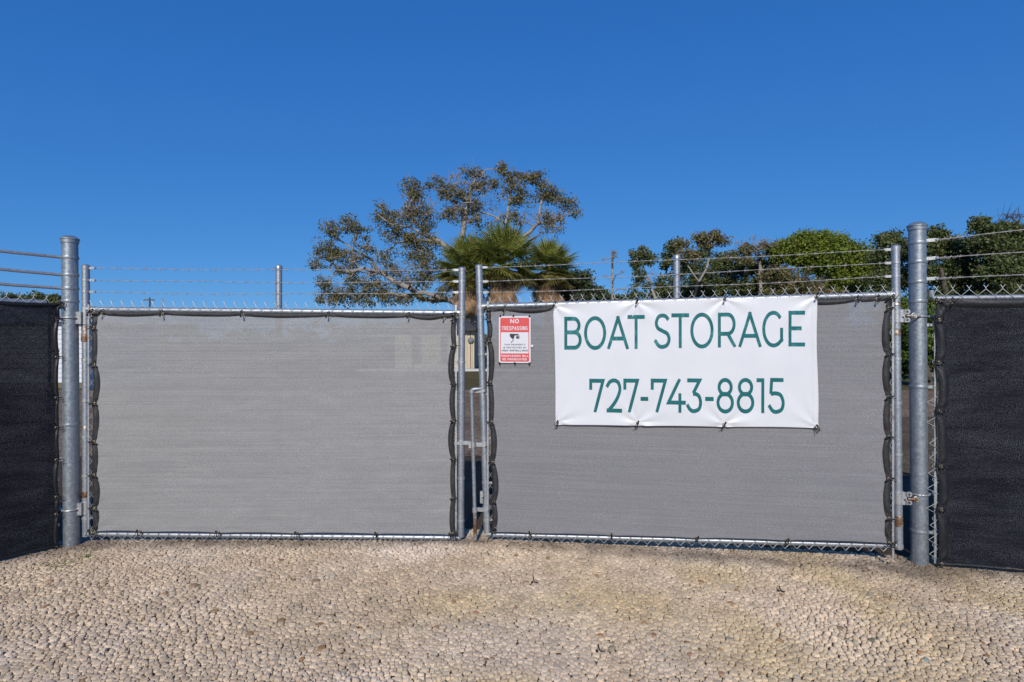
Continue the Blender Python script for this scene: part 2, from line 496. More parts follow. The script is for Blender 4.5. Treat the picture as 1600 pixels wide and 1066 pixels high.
FLe = FL.w(FL.L, 0); FRe = FR.w(FR.L, 0)
def build_gravel():
    S = .0275; K = 9
    y0, y1, x0, x1 = 2.2, 5.5, -6.2, 6.4
    nx = int((x1 - x0) / S); ny = int((y1 - y0) / (S * .88))
    I, J = np.meshgrid(np.arange(nx), np.arange(ny), indexing='ij')
    X = x0 + (I + .5 * (J % 2)) * S + RNG.normal(0, .25 * S, I.shape)
    Y = y0 + J * S * .88 + RNG.normal(0, .25 * S, I.shape)
    W = RNG.normal(0, .00022, I.shape)          # power-diagram weight: stone sizes differ
    ang = (np.arange(K) + .5) * 2 * np.pi / K
    rad = np.full((nx, ny, K), .9 * S)
    for di in range(-2, 3):
        for dj in range(-2, 3):
            if di == 0 and dj == 0: continue
            xi = np.clip(np.arange(nx) + di, 0, nx - 1); yj = np.clip(np.arange(ny) + dj, 0, ny - 1)
            NX = X[np.ix_(xi, yj)] - X; NY = Y[np.ix_(xi, yj)] - Y
            WW = W - W[np.ix_(xi, yj)]
            d2 = NX ** 2 + NY ** 2
            half = (d2 + WW) / 2
            for k in range(K):
                dot = NX * math.cos(ang[k]) + NY * math.sin(ang[k])
                rr = np.where((dot > 1e-5) & (d2 > 1e-8), half / np.maximum(dot, 1e-5), 1)
                rad[:, :, k] = np.minimum(rad[:, :, k], np.maximum(rr, .003))
    gl = np.where(X < -.3, 4.77, 4.77 - (X + .25) * .185)
    keep = (np.abs(X) < .93 * Y + .6) & (Y < gl + .28) & (np.abs(X) < 5.9)
    # right of the fences' far side is hidden: keep what lies in front of and just behind them
    def side(a, b, x, y): return (b[0] - a[0]) * (y - a[1]) - (b[1] - a[1]) * (x - a[0])
    keep &= ~((X < FL.a.x) & (side((FL.a.x, FL.a.y), (FLe.x, FLe.y), X, Y) < -.35))
    x = X[keep]; y = Y[keep]; r = rad[keep]
    n = len(x)
    r = .22 * np.roll(r, 1, 1) + .56 * r + .22 * np.roll(r, -1, 1)
    loose = np.clip((hash_noise(x, y, 1.5, 3) * .6 + hash_noise(x, y, 4.1, 4) * .4 - .36) * 4.0, 0, 1)
    loose = np.clip(loose * (.9 - .5 * np.clip((-x - .8) / 1.0, 0, 1)), 0, 1)
    blob = np.exp(-(((x - 1.9) / .55) ** 2 + ((y - 3.2) / .4) ** 2) * 1.3)
    loose = np.clip(loose * np.where(x > -.4, .55, 1) + blob, 0, 1)
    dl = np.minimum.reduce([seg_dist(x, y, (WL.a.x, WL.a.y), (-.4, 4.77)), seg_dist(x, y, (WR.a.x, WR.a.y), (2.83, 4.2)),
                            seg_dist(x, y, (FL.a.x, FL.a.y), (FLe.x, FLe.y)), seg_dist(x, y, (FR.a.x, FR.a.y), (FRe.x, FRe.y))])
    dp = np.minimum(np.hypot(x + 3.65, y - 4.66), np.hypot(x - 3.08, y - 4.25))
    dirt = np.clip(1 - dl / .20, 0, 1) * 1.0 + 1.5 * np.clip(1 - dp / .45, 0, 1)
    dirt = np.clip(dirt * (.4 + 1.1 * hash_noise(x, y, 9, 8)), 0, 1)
    gap = .07 + .09 * loose + RNG.random(n) * .08
    size = r.mean(1)
    h = (.0026 + .008 * loose + RNG.random(n) * .0035) * (size / .0145) * (1 - .65 * dirt)
    tilt = RNG.normal(0, 1, (n, 2)) * (.07 + .17 * loose)[:, None]
    base = RNG.random(n) * .003 + .004 * hash_noise(x, y, 3, 12)
    squeeze = 1 + .03 * np.sin(ang[None, :] * 2 + RNG.random((n, 1)) * 6.28)
    c, s_ = np.cos(ang), np.sin(ang)
    def ring(f, zf, j=.0):
        f = f if np.ndim(f) else np.full(n, f)
        rr = r * f[:, None] * squeeze * (1 + RNG.normal(0, j, r.shape))
        px = rr * c; py = rr * s_
        z = base[:, None] + zf[:, None] + (px * tilt[:, :1] + py * tilt[:, 1:]) * .8
        return np.stack([x[:, None] + px, y[:, None] + py, z], -1)
    r0 = ring(1 - gap * .3, -h * 0 - .006)
    r1 = ring(1 - gap, h * .66, .06)
    r2 = ring((1 - gap) * (.80 - .20 * loose), h, .12)
    top = np.stack([x + tilt[:, 0] * .002, y + tilt[:, 1] * .002, base + h * 1.06], -1)[:, None, :]
    V = np.concatenate([r0, r1, r2, top], 1)            # n, 3K+1, 3
    nv = 3 * K + 1
    quads = []; tris = []
    for k in range(K):
        k2 = (k + 1) % K
        quads.append((k, k2, K + k2, K + k)); quads.append((K + k, K + k2, 2 * K + k2, 2 * K + k))
        tris.append((2 * K + k, 2 * K + k2, 3 * K))
    q = np.array(quads); t = np.array(tris)
    offs = (np.arange(n) * nv)[:, None, None]
    Q = (q[None] + offs).reshape(-1, 4); T = (t[None] + offs).reshape(-1, 3)
    me = bpy.data.meshes.new('gravel')
    me.vertices.add(n * nv); me.vertices.foreach_set('co', V.reshape(-1).astype(np.float32))
    me.loops.add(Q.size + T.size)
    me.loops.foreach_set('vertex_index', np.concatenate([Q.ravel(), T.ravel()]).astype(np.int32))
    me.polygons.add(len(Q) + len(T))
    ls = np.concatenate([np.arange(len(Q)) * 4, Q.size + np.arange(len(T)) * 3]).astype(np.int32)
    me.polygons.foreach_set('loop_start', ls)
    me.polygons.foreach_set('use_smooth', np.zeros(len(Q) + len(T), dtype=bool))
    me.update(calc_edges=True)
    # stone colours: pale limestone; pinkish white where loose, tan and dusty where packed
    rnd = RNG.random(n); rnd2 = RNG.random(n)
    white = np.array([.72, .61, .49]); tan = np.array([.585, .455, .315]); pink = np.array([.66, .52, .41])
    a = (.25 + .6 * loose)[:, None]
    colr = tan * (1 - a) + (white * .6 + pink * .4) * a
    yel = np.clip(hash_noise(x, y, 2.2, 21) - .45, 0, 1)[:, None] * (x > -.7)[:, None]
    colr = colr * (1 - yel) + np.array([.60, .46, .24]) * yel
    lf = np.clip((-x - .6) / 1.5, 0, 1)[:, None] * .5
    colr = colr * (1 - lf) + np.array([.60, .485, .37]) * lf
    colr = colr * (.80 + .36 * rnd[:, None])
    grey = rnd2 < .012; colr[grey] = np.array([.43, .365, .28]) * (.8 + .4 * rnd[grey, None])
    brn = (rnd2 > .993); colr[brn] = np.array([.33, .20, .11]) * (.8 + .5 * rnd[brn, None])
    blot = np.clip((hash_noise(x, y, 1.3, 31) * .6 + hash_noise(x, y, 3.7, 32) * .4 - .38) * 3.2, 0, 1)[:, None]
    colr = colr * (1 - blot * np.array([.04, .075, .15]))
    fine = hash_noise(x, y, 11, 33)[:, None]; colr *= (.92 + .26 * fine)
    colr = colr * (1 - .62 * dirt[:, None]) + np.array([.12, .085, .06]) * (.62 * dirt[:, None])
    C4 = np.ones((n, nv, 4), dtype=np.float32); C4[:, :, :3] = colr[:, None, :]
    at = me.attributes.new('stone', 'FLOAT_COLOR', 'POINT'); at.data.foreach_set('color', C4.ravel())
    m, nt, p = mat('limestone_gravel')
    an = nt.nodes.new('ShaderNodeAttribute'); an.attribute_name = 'stone'
    mp = coords(nt)
    no = N(nt, 'ShaderNodeTexNoise', Scale=130, Detail=6, Roughness=.7); nt.links.new(mp.outputs[0], no.inputs['Vector'])
    mr = N(nt, 'ShaderNodeMapRange'); mr.inputs['From Min'].default_value = .3; mr.inputs['From Max'].default_value = .7
    mr.inputs['To Min'].default_value = .78; mr.inputs['To Max'].default_value = 1.15
    nt.links.new(no.outputs[0], mr.inputs[0])
    mx = N(nt, 'ShaderNodeMix', data_type='RGBA', blend_type='MULTIPLY'); mx.inputs[0].default_value = 1
    nt.links.new(an.outputs['Color'], mx.inputs[6]); nt.links.new(mr.outputs[0], mx.inputs[7])
    nt.links.new(mx.outputs[2], p.inputs['Base Color'])
    p.inputs['Roughness'].default_value = .9; p.inputs['Specular IOR Level'].default_value = .15
    bp = N(nt, 'ShaderNodeBump', Strength=.35, Distance=.004); nt.links.new(no.outputs[0], bp.inputs['Height'])
    nt.links.new(bp.outputs[0], p.inputs['Normal'])
    me.materials.append(m)
    o = bpy.data.objects.new('gravel', me); COL.objects.link(o)
    tag(o, 'pale packed limestone gravel covering the ground before the gates', 'gravel', kind='stuff')
build_gravel()

# ------------------------------------------------------------------ gate posts
def ground_D(py): return F * CAMZ / (py - 533)
POST_R = .057
def z_at(py, D): return CAMZ - (py - 533) / F * D

def gate_post(pxt, pyt, pxb, pyb, D, bands, label, straps=()):
    top = P(pxt, pyt, D); bot = P(pxb, pyb, D); bot.z = 0
    t = thing('gate_post', label, 'post', (bot.x, bot.y, 0), 'galvanized gate posts')
    ax = (top - bot).normalized()
    H = (top - bot).length
    mb = MB(); mb.lathe(bot - ax * .05, [(POST_R, 0), (POST_R, (H + .01) / 2), (POST_R, H + .01)], 32, ax)
    obj('shaft', mb, M['galv'], t)
    mb = MB(); c = bot + ax * (H - .05)
    r = POST_R
    mb.lathe(c, [(r + .001, 0), (r + .006, .002), (r + .007, .026), (r + .012, .030), (r + .012, .037), (r + .004, .043), (r * .85, .054), (r * .5, .062), (.001, .065)], 32, ax)
    obj('cap', mb, M['galv'], t)
    for py, th in bands:
        z = z_at(py, D); k = (z - bot.z) / ax.z
        c = bot + ax * k
        mb = MB(); w = th
        mb.lathe(c, [(r - .002, -w / 2), (r + .004, -w / 2), (r + .005, -w / 2 + .003), (r + .005, w / 2 - .003), (r + .004, w / 2), (r - .002, w / 2)], 32, ax)
        obj('brace_band', mb, M['galv'], t)
    # mounded mortar / soil collar at the foot
    return t, bot, ax

postL, botL, axL = gate_post(109, 371, 112, 852, 4.68,
    [(403, .022), (430, .022), (451, .022), (471, .022), (663, .022)],
    'thick galvanized round gate post with domed cap beside the left gate leaf')
postR, botR, axR = gate_post(1433, 350, 1437, 880, 4.30,
    [(380, .022), (410, .022), (441, .022), (471, .024), (604, .022), (829, .022)],
    'thick galvanized round gate post with domed cap beside the right gate leaf')

# ------------------------------------------------------------------ gate leaves
def chain_mesh(W, u0, u1, zt, zb, du=.021, dz=.046, r=.0021, knuckle=True, bot_knuckle=True):
    """woven diamond mesh: zigzag pickets; zt/zb are functions of u giving the top and bottom selvage"""
    mb = MB()
    n = int((u1 - u0) / (2 * du))
    sp = (u1 - u0) / n
    h = sp / 2
    for i in range(n + 1):
        uc = u0 + i * sp
        # every picket mirrors its neighbour, so that they hook at alternate knees
        top, bot = zt(uc), zb(uc)
        m = int(round((top - bot) / dz))
        m += m % 2
        st = (top - bot) / m
        ph = 1 if i % 2 == 0 else -1
        pts = []
        for k in range(m + 1):
            uu = uc + ph * h * (1.03 if k % 2 == 0 else -1.03)
            uu = min(max(uu, u0 - .002), u1 + .002)
            pts.append(W.w(uu, bot + st * k, .0025 if (k + i) % 2 else .0))
        if knuckle and u0 - .001 <= uc + ph * h <= u1 + .001:
            # the two wires meet above the rail and splay in a barb
            x = uc + ph * h; ux = random.uniform(-.003, .003)
            pts.append(W.w(x - ph * .001, top + .008, 0))
            pts.append(W.w(x + ph * .015 + ux, top + .030, .003 * ph))
        mb.tube(pts, r, 4, caps=False)
    return mb

def barbed(W, p0, p1, sag=.0, parent=None, r=.0021, step=.118, seed=0, mid=None, name='barbed_wire', off=0.0):
    rs = random.Random(seed)
    mb = MB(); (u0, z0), (u1, z1) = p0, p1
    n = max(8, int(abs(u1 - u0) / .045)); pts = []; pts2 = []
    for i in range(n + 1):
        t = i / n; u = u0 + (u1 - u0) * t
        z = z0 + (z1 - z0) * t - sag * 4 * t * (1 - t) + math.sin(t * 9 + seed) * .0035 * min(1, t * 6, (1 - t) * 6)
        a = i * 1.5
        pts.append(W.w(u, z + .0016 * math.sin(a), off + .0016 * math.cos(a)))
        pts2.append(W.w(u, z - .0016 * math.sin(a), off - .0016 * math.cos(a)))
    mb.tube(pts, r * .8, 4, caps=False); mb.tube(pts2, r * .8, 4, caps=False)
    L = abs(u1 - u0); k = .05
    while k < L:
        t = k / L; u = u0 + (u1 - u0) * t
        z = z0 + (z1 - z0) * t - sag * 4 * t * (1 - t) + math.sin(t * 9 + seed) * .0035 * min(1, t * 6, (1 - t) * 6)
        for q in range(2):
            a = rs.uniform(0, 3.14); l = .014
            d = (math.cos(a) * .35, math.sin(a))
            mb.tube([W.w(u - l * d[0] + q * .006, z - l * d[1], off - l * .5), W.w(u + q * .006, z, off + .003), W.w(u + l * d[0] + q * .006, z + l * d[1], off + l * .5)], .0014, 4)
        mb.tube([W.w(u - .006, z, off), W.w(u + .011, z, off)], .0042, 6)
        k += step * rs.uniform(.92, 1.08)
    return obj(name, mb, M['barb'], parent)

def pipe(W, a, b, r, n=16):
    mb = MB(); mb.tube([W.w(*a), W.w(*b)], r, n); return mb

def upright(W, top_px, bot_px, r, parent, material, name='upright', off=-.0, cap=True):
    a = W.px(*top_px); b = W.px(*bot_px)
    mb = MB(); p1 = W.w(a[0], a[1], off); p0 = W.w(b[0], b[1], off)
    ax = (p1 - p0).normalized(); H = (p1 - p0).length
    mb.lathe(p0, [(r - .002, 0), (r, .002), (r, H * .5), (r, H)], 20, ax)
    o = obj(name, mb, material, parent)
    if cap:
        mb = MB(); mb.lathe(p1 - ax * .02, [(r + .0005, 0), (r + .003, .001), (r + .003, .022), (r * .8, .032), (.001, .037)], 20, ax)
        obj('post_cap', mb, material, parent)
    return p0, p1, ax

def wire_bracket(W, parent, u, z, side, r, ln=.044):
    """strap round an upright with a short tongue that carries a barbed wire"""
    c = W.w(u, z, 0); mb = MB()
    mb.lathe(c - Vector((0, 0, .008)), [(r, 0), (r + .003, 0), (r + .003, .016), (r, .016)], 16)
    rot = W.rot()
    cc = W.w(u + side * (r + ln / 2), z, 0)
    mb.box(cc, ln, .007, .019, rot)
    tip = W.w(u + side * (r + ln), z, 0)
    mb.lathe(tip + Vector((W.n.x, W.n.y, 0)) * .008, [(.001, 0), (.006, 0), (.009, -.004), (.009, -.014), (.001, -.016)], 8, (W.n.x, W.n.y, 0))
    obj('wire_bracket', mb, M['galv_light'], parent)
    return (u + side * (r + ln), z)

def band(W, parent, u, z, r, h=.02, material=None, name='tension_band', side=1):
    mb = MB(); c = W.w(u, z - h / 2, 0)
    mb.lathe(c, [(r, 0), (r + .0035, 0), (r + .0035, h), (r, h)], 16)
    mb.box(W.w(u + side * (r + .014), z, .002), .03, .008, h * .9, W.rot())
    mb.lathe(W.w(u + side * (r + .018), z, .014), [(.001, 0), (.006, -.001), (.006, -.012)], 6, (W.n.x, W.n.y, 0))
    obj(name, mb, material or M['galv_light'], parent)

def hinge(W, parent, u, z, side, r, post_c, post_ax, h=.105, rusty=False, zc=None):
    """collar on the gate upright, eared plate, bolt, and a strap round the gate post"""
    mt = M['galv_light']
    mb = MB(); c = W.w(u, z - h / 2, 0)
    mb.lathe(c, [(r, 0), (r + .005, .001), (r + .005, h - .001), (r, h)], 20)
    # plate towards the post: from collar tangent, bent, with two ears
    k = (z - post_c.z) / post_ax.z
    pc = post_c + post_ax * k
    a = W.w(u, z, .012)
    d = Vector((W.d.x, W.d.y, 0)) * side
    nn = Vector((W.n.x, W.n.y, 0))
    rm = Matrix((d, nn, Vector((0, 0, 1)))).transposed()
    base = W.w(u, z, 0) + nn * (r * .9 if side > 0 else r * 1.8)
    ln = .062
    mb.box(base + d * (r * .5 + .01) - nn * (0 if side > 0 else .010), .046, .008 if side > 0 else .028, h * .94, rm)
    for s in (-1, 1):
        mb.box(base + d * (r * .5 + .035) + Vector((0, 0, s * h * .30)), .03, .008, h * .34, rm)
        mb.lathe(base + d * (r * .5 + .05) + Vector((0, 0, s * h * .30)) - nn * .004, [(.0175, 0), (.0175, .008)], 14, nn)
    ho = obj('hinge', mb, mt, parent)
    for a_, z_ in ((.05, h * .30), (.05, -h * .30), (.018, -.01)):
        mb = MB(); mb.lathe(base + d * (r * .5 + a_) + Vector((0, 0, z_)) + nn * .003, [(.0065, 0), (.0065, .0035), (.001, .004)], 10, nn)
        obj('bolt_hole', mb, M['dark_hole'], ho)
    # eye bolt
    e = base + d * (r * .5 + .066) + nn * .012
    mb = MB()
    mb.tube([e - d * .03, e + d * .012], .009, 8)
    ring = [e + d * (.022 + .017 * math.cos(q)) + Vector((0, 0, .017 * math.sin(q))) for q in np.linspace(0, 2 * math.pi, 14, endpoint=False)]
    mb.tube(ring, .0065, 8, closed=True)
    mb.lathe(e + d * .022 - nn * .0, [(.013, -.012), (.013, .014)], 6, nn)
    obj('hinge_bolt', mb, M['galv_rust'], ho)
    # strap on post
    mb = MB(); q0 = math.atan2(-pc.y + e.y, e.x - pc.x)
    pts = []
    for q in np.linspace(0, 2 * math.pi, 30, endpoint=False):
        pts.append(pc + Vector(((POST_R + .006) * math.cos(q), (POST_R + .006) * math.sin(q), 0)))
    mb.tube(pts, .0065, 8, closed=True)
    far = pc + d * (POST_R + .03)
    mb.tube([e + d * .02, pc + nn * (POST_R + .006) + d * -.01], .0055, 8)
    mb.tube([pc + d * (POST_R), far], .008, 8)
    mb.lathe(far, [(.001, -.001), (.014, 0), (.014, .010), (.001, .012)], 6, d)
    obj('hinge_strap', mb, M['galv_light'], ho)

def lin(p0, p1):
    return lambda u: p0[1] + (p1[1] - p0[1]) * (u - p0[0]) / (p1[0] - p0[0])

RU, RR = .0285, .0235
def gate(W, label, up_l, up_m, up_r, top, bot, wires, side_h, hinges, post, lower):
    loc = W.w(0 if side_h < 0 else W.L, 0); t = thing('chain_link_gate', label, 'gate', loc, 'double swing gates')
    a0, a1, ax = upright(W, *up_l, RU, t, M['galv_fine'])
    b0, b1, bx = upright(W, *up_r, RU, t, M['galv_fine'])
    upright(W, *up_m, RU * .92, t, M['galv_fine'], off=-.03)
    tl, tr = W.px(*top[0]), W.px(*top[1]); bl, br = W.px(*bot[0]), W.px(*bot[1])
    ft, fb = lin(tl, tr), lin(bl, br)
    def ulx(px, lo):
        return W.px(*lo[0])[0]
    uL = lambda z: np.interp(z, [W.px(*up_l[1])[1], W.px(*up_l[0])[1]], [W.px(*up_l[1])[0], W.px(*up_l[0])[0]])
    uR = lambda z: np.interp(z, [W.px(*up_r[1])[1], W.px(*up_r[0])[1]], [W.px(*up_r[1])[0], W.px(*up_r[0])[0]])
    zt0, zb0 = ft(0), fb(0)
    ztL, ztR = ft(uL(1.9)), ft(uR(1.9)); zbL, zbR = fb(uL(.1)), fb(uR(.1))
    obj('top_rail', pipe(W, (uL(ztL), ztL, -.0), (uR(ztR), ztR, -.0), RR), M['galv_fine'], t)
    obj('bottom_rail', pipe(W, (uL(zbL), zbL, -.0), (uR(zbR), zbR, -.0), RR * .95), M['galv_fine'], t)
    # rail end clamps
    for u, z, s in ((uL(ztL), ztL, 1), (uR(ztR), ztR, -1)):
        mb = MB(); mb.lathe(W.w(u, z - .03, 0), [(RU, 0), (RU + .004, .001), (RU + .004, .05), (RU, .051)], 16)
        mb.tube([W.w(u + s * RU * .6, z, 0), W.w(u + s * (RU + .04), z, 0)], RR + .005, 14)
        obj('rail_clamp', mb, M['galv_light'], t)
    u0, u1 = uL(1) + RU + .012, uR(1) - RU - .012
    clo = obj('chain_link', chain_mesh(W, u0, u1, lambda u: ft(u) + .045, lambda u: fb(u) - .038), M['wire'], t, edge=False)
    # move mesh forward: it is tied to the camera side of the frame
    clo.location += Vector((W.n.x, W.n.y, 0)) * (RR + .002)
    for s, uf in ((1, uL), (-1, uR)):
        mb = MB(); mb.box(W.w(uf(1) + s * (RU + .014), (ztL + zbL) / 2 + .03, RR + .008), .014, .005, ztL - zbL + .02, W.rot())
        obj('tension_bar', mb, M['galv_light'], t)
        for k in range(6):
            z = zbL + .12 + k * (ztL - zbL - .2) / 5 + random.uniform(-.03, .03)
            band(W, t, uf(z), z, RU, side=s)
    for i, (l, r) in enumerate(wires):
        ul, zl = W.px(*l); ur, zr = W.px(*r)
        p0 = wire_bracket(W, t, uL(zl), zl, 1, RU)
        p1 = wire_bracket(W, t, uR(zr), zr, -1, RU)
        barbed(W, p0, p1, sag=.008 + .004 * i, parent=t, seed=i * 3 + int(W.a.x * 10), r=.0019)
    for hp in hinges:
        u, z = W.px(*hp[:2]); uf = uL if side_h < 0 else uR
        hinge(W, t, uf(z), z, side_h, RU, post[0], post[1], h=hp[2])
    for px, py, h, dr in lower:
        u, z = W.px(px, py); uf = uL if side_h < 0 else uR
        mb = MB(); mb.lathe(W.w(uf(z), z - h / 2, 0), [(RU, 0), (RU + dr, .002), (RU + dr, h * .4), (RU + dr * .4, h * .5), (RU + dr * .6, h - .002), (RU, h)], 18)
        obj('rusty_sleeve', mb, M['galv_rust'], t, label='rust stained sleeve around the hinge upright')
    return t, uL, uR, ft, fb, (ztL, ztR, zbL, zbR)

gateL = gate(WL, 'left chain link gate leaf carrying the plain grey screen, barbed wire on top',
    ((134, 416), (135, 838)), ((433.5, 416), (433.5, 830)), ((722, 420), (720, 839)),
    ((141, 484), (712, 489)), ((150, 834), (702, 840)),
    [((150, 419), (714, 422)), ((150, 438), (714, 440)), ((150, 456), (714, 457))],
    -1, [(134, 497, .105), (134, 793, .105)], (botL, axL),
    [(134, 521, .14, .006), (135, 772, .05, .001), (134, 668, .03, .002)])
gateR = gate(WR, 'right chain link gate leaf carrying the phone number banner, barbed wire on top',
    ((748.5, 416), (761, 832)), ((1058, 400), (1059, 840)), ((1399, 386), (1404, 858)),
    ((760, 479), (1386, 461)), ((772, 835), (1388, 852)),
    [((757, 418), (1391, 390)), ((757, 440), (1391, 411)), ((757, 457), (1391, 432))],
    1, [(1400, 494, .10), (1403, 777, .10)], (botR, axR),
    [(1400, 475, .03, .003), (1400, 519, .05, .003), (1403, 814, .08, .002)])

# latch on the left leaf, drop rod on the right leaf
t = gateL[0]
mb = MB()
u, z = WL.px(720, 692)
mb.lathe(WL.w(u, z - .018, 0), [(RU, 0), (RU + .006, .001), (RU + .006, .036), (RU, .037)], 16)
mb.box(WL.w(u - .05, z, .02), .08, .02, .022, WL.rot())
mb.box(WL.w(u + .05, z + .006, .035), .07, .012, .030, WL.rot())
mb.box(WL.w(u + .085, z - .012, .038), .03, .014, .05, WL.rot())
obj('latch', mb, M['galv_light'], t)
t = gateR[0]
rod_top = WR.px(737, 608, .05); rod_bot = WR.px(743, 843, .05)
mb = MB()
tu, tz = rod_top; bu, bz = rod_bot; bz = max(bz, .01)
ju, jz = WR.px(753, 608, .02)
mb.tube([WR.w(bu, bz, .05), WR.w(tu, tz - .02, .05), WR.w(tu + .006, tz - .004, .05), WR.w(tu + .03, tz, .045), WR.w(ju, tz, .02)], .0155, 12)
rodo = obj('drop_rod', mb, M['galv_fine'], t)
mb = MB(); mb.tube([WR.w(bu - .001, bz - .005, .05), WR.w(bu - .004, bz + .24, .05)], .0165, 12)
obj('rod_tip', mb, M['galv_rust'], rodo, label='rusty brown lower end of the drop rod')
for py, w_ in ((611, .03), (694, .045), (795, .04)):
    u, z = WR.px(np.interp(py, [416, 832], [748.5, 761]), py)
    ru = np.interp(z, [bz, tz], [bu, tu])
    mb = MB()
    mb.lathe(WR.w(u, z - w_ / 2, 0), [(RU, 0), (RU + .005, .001), (RU + .005, w_ - .001), (RU, w_)], 16)
    mb.lathe(WR.w(ru, z - w_ / 2, .05), [(.0155, 0), (.021, .001), (.021, w_ - .001), (.0155, w_)], 12)
    mb.box(WR.w((u + ru) / 2, z, .03), abs(u - ru) * .9, .012, w_ * .8, WR.rot())
    mb.lathe(WR.w(u + .02, z, .052), [(.001, .001), (.008, 0), (.008, -.02)], 6, (WR.n.x, WR.n.y, 0))
    obj('rod_guide', mb, M['galv_light'], t)
mb = MB(); u, z = WR.px(755, 775); mb.box(WR.w(u - .005, z, .036), .022, .02, .10, WR.rot())
mb.box(WR.w(u + .006, z + .02, .05), .018, .02, .03, WR.rot())
obj('rod_keeper', mb, M['galv_light'], t)

# ------------------------------------------------------------------ privacy screens
def make_tie_mesh():
    mb = MB()
    pts = [(.0, -.030, -.016), (-.004, -.034, .0), (-.003, -.030, .024), (.0, .0, .036), (.003, .022, .016), (.003, .02, -.012)]
    mb.tube(pts, .0034, 6)
    mb.tube([(.0, -.036, -.016), (.010, -.044, .014), (.016, -.046, .028)], .0026, 5)
    mb.box((.0, -.037, -.018), .012, .010, .013)
    return mb.mesh('zip_tie')
def make_grommet_mesh():
    mb = MB()
    ring = [(.0085 * math.cos(q), 0, .0085 * math.sin(q)) for q in np.linspace(0, 2 * math.pi, 14, endpoint=False)]
    mb.tube(ring, .0030, 6, closed=True)
    return mb.mesh('grommet')
TIE = make_tie_mesh(); TIE.materials.append(M['tie'])
GROM = make_grommet_mesh(); GROM.materials.append(M['brass'])

def scal(x, ties, p=.62):
    """0 at ties, 1 midway between"""
    for a, b in zip(ties[:-1], ties[1:]):
        if a <= x <= b:
            t = (x - a) / (b - a)
            rn = random.Random(int(a * 9173 + b * 771)); am = rn.uniform(.45, 1.25); pk = rn.uniform(.75, 1.35)
            return (math.sin(math.pi * t ** pk) ** p) * am * min(1.0, (b - a) / .3)
    return 0.0

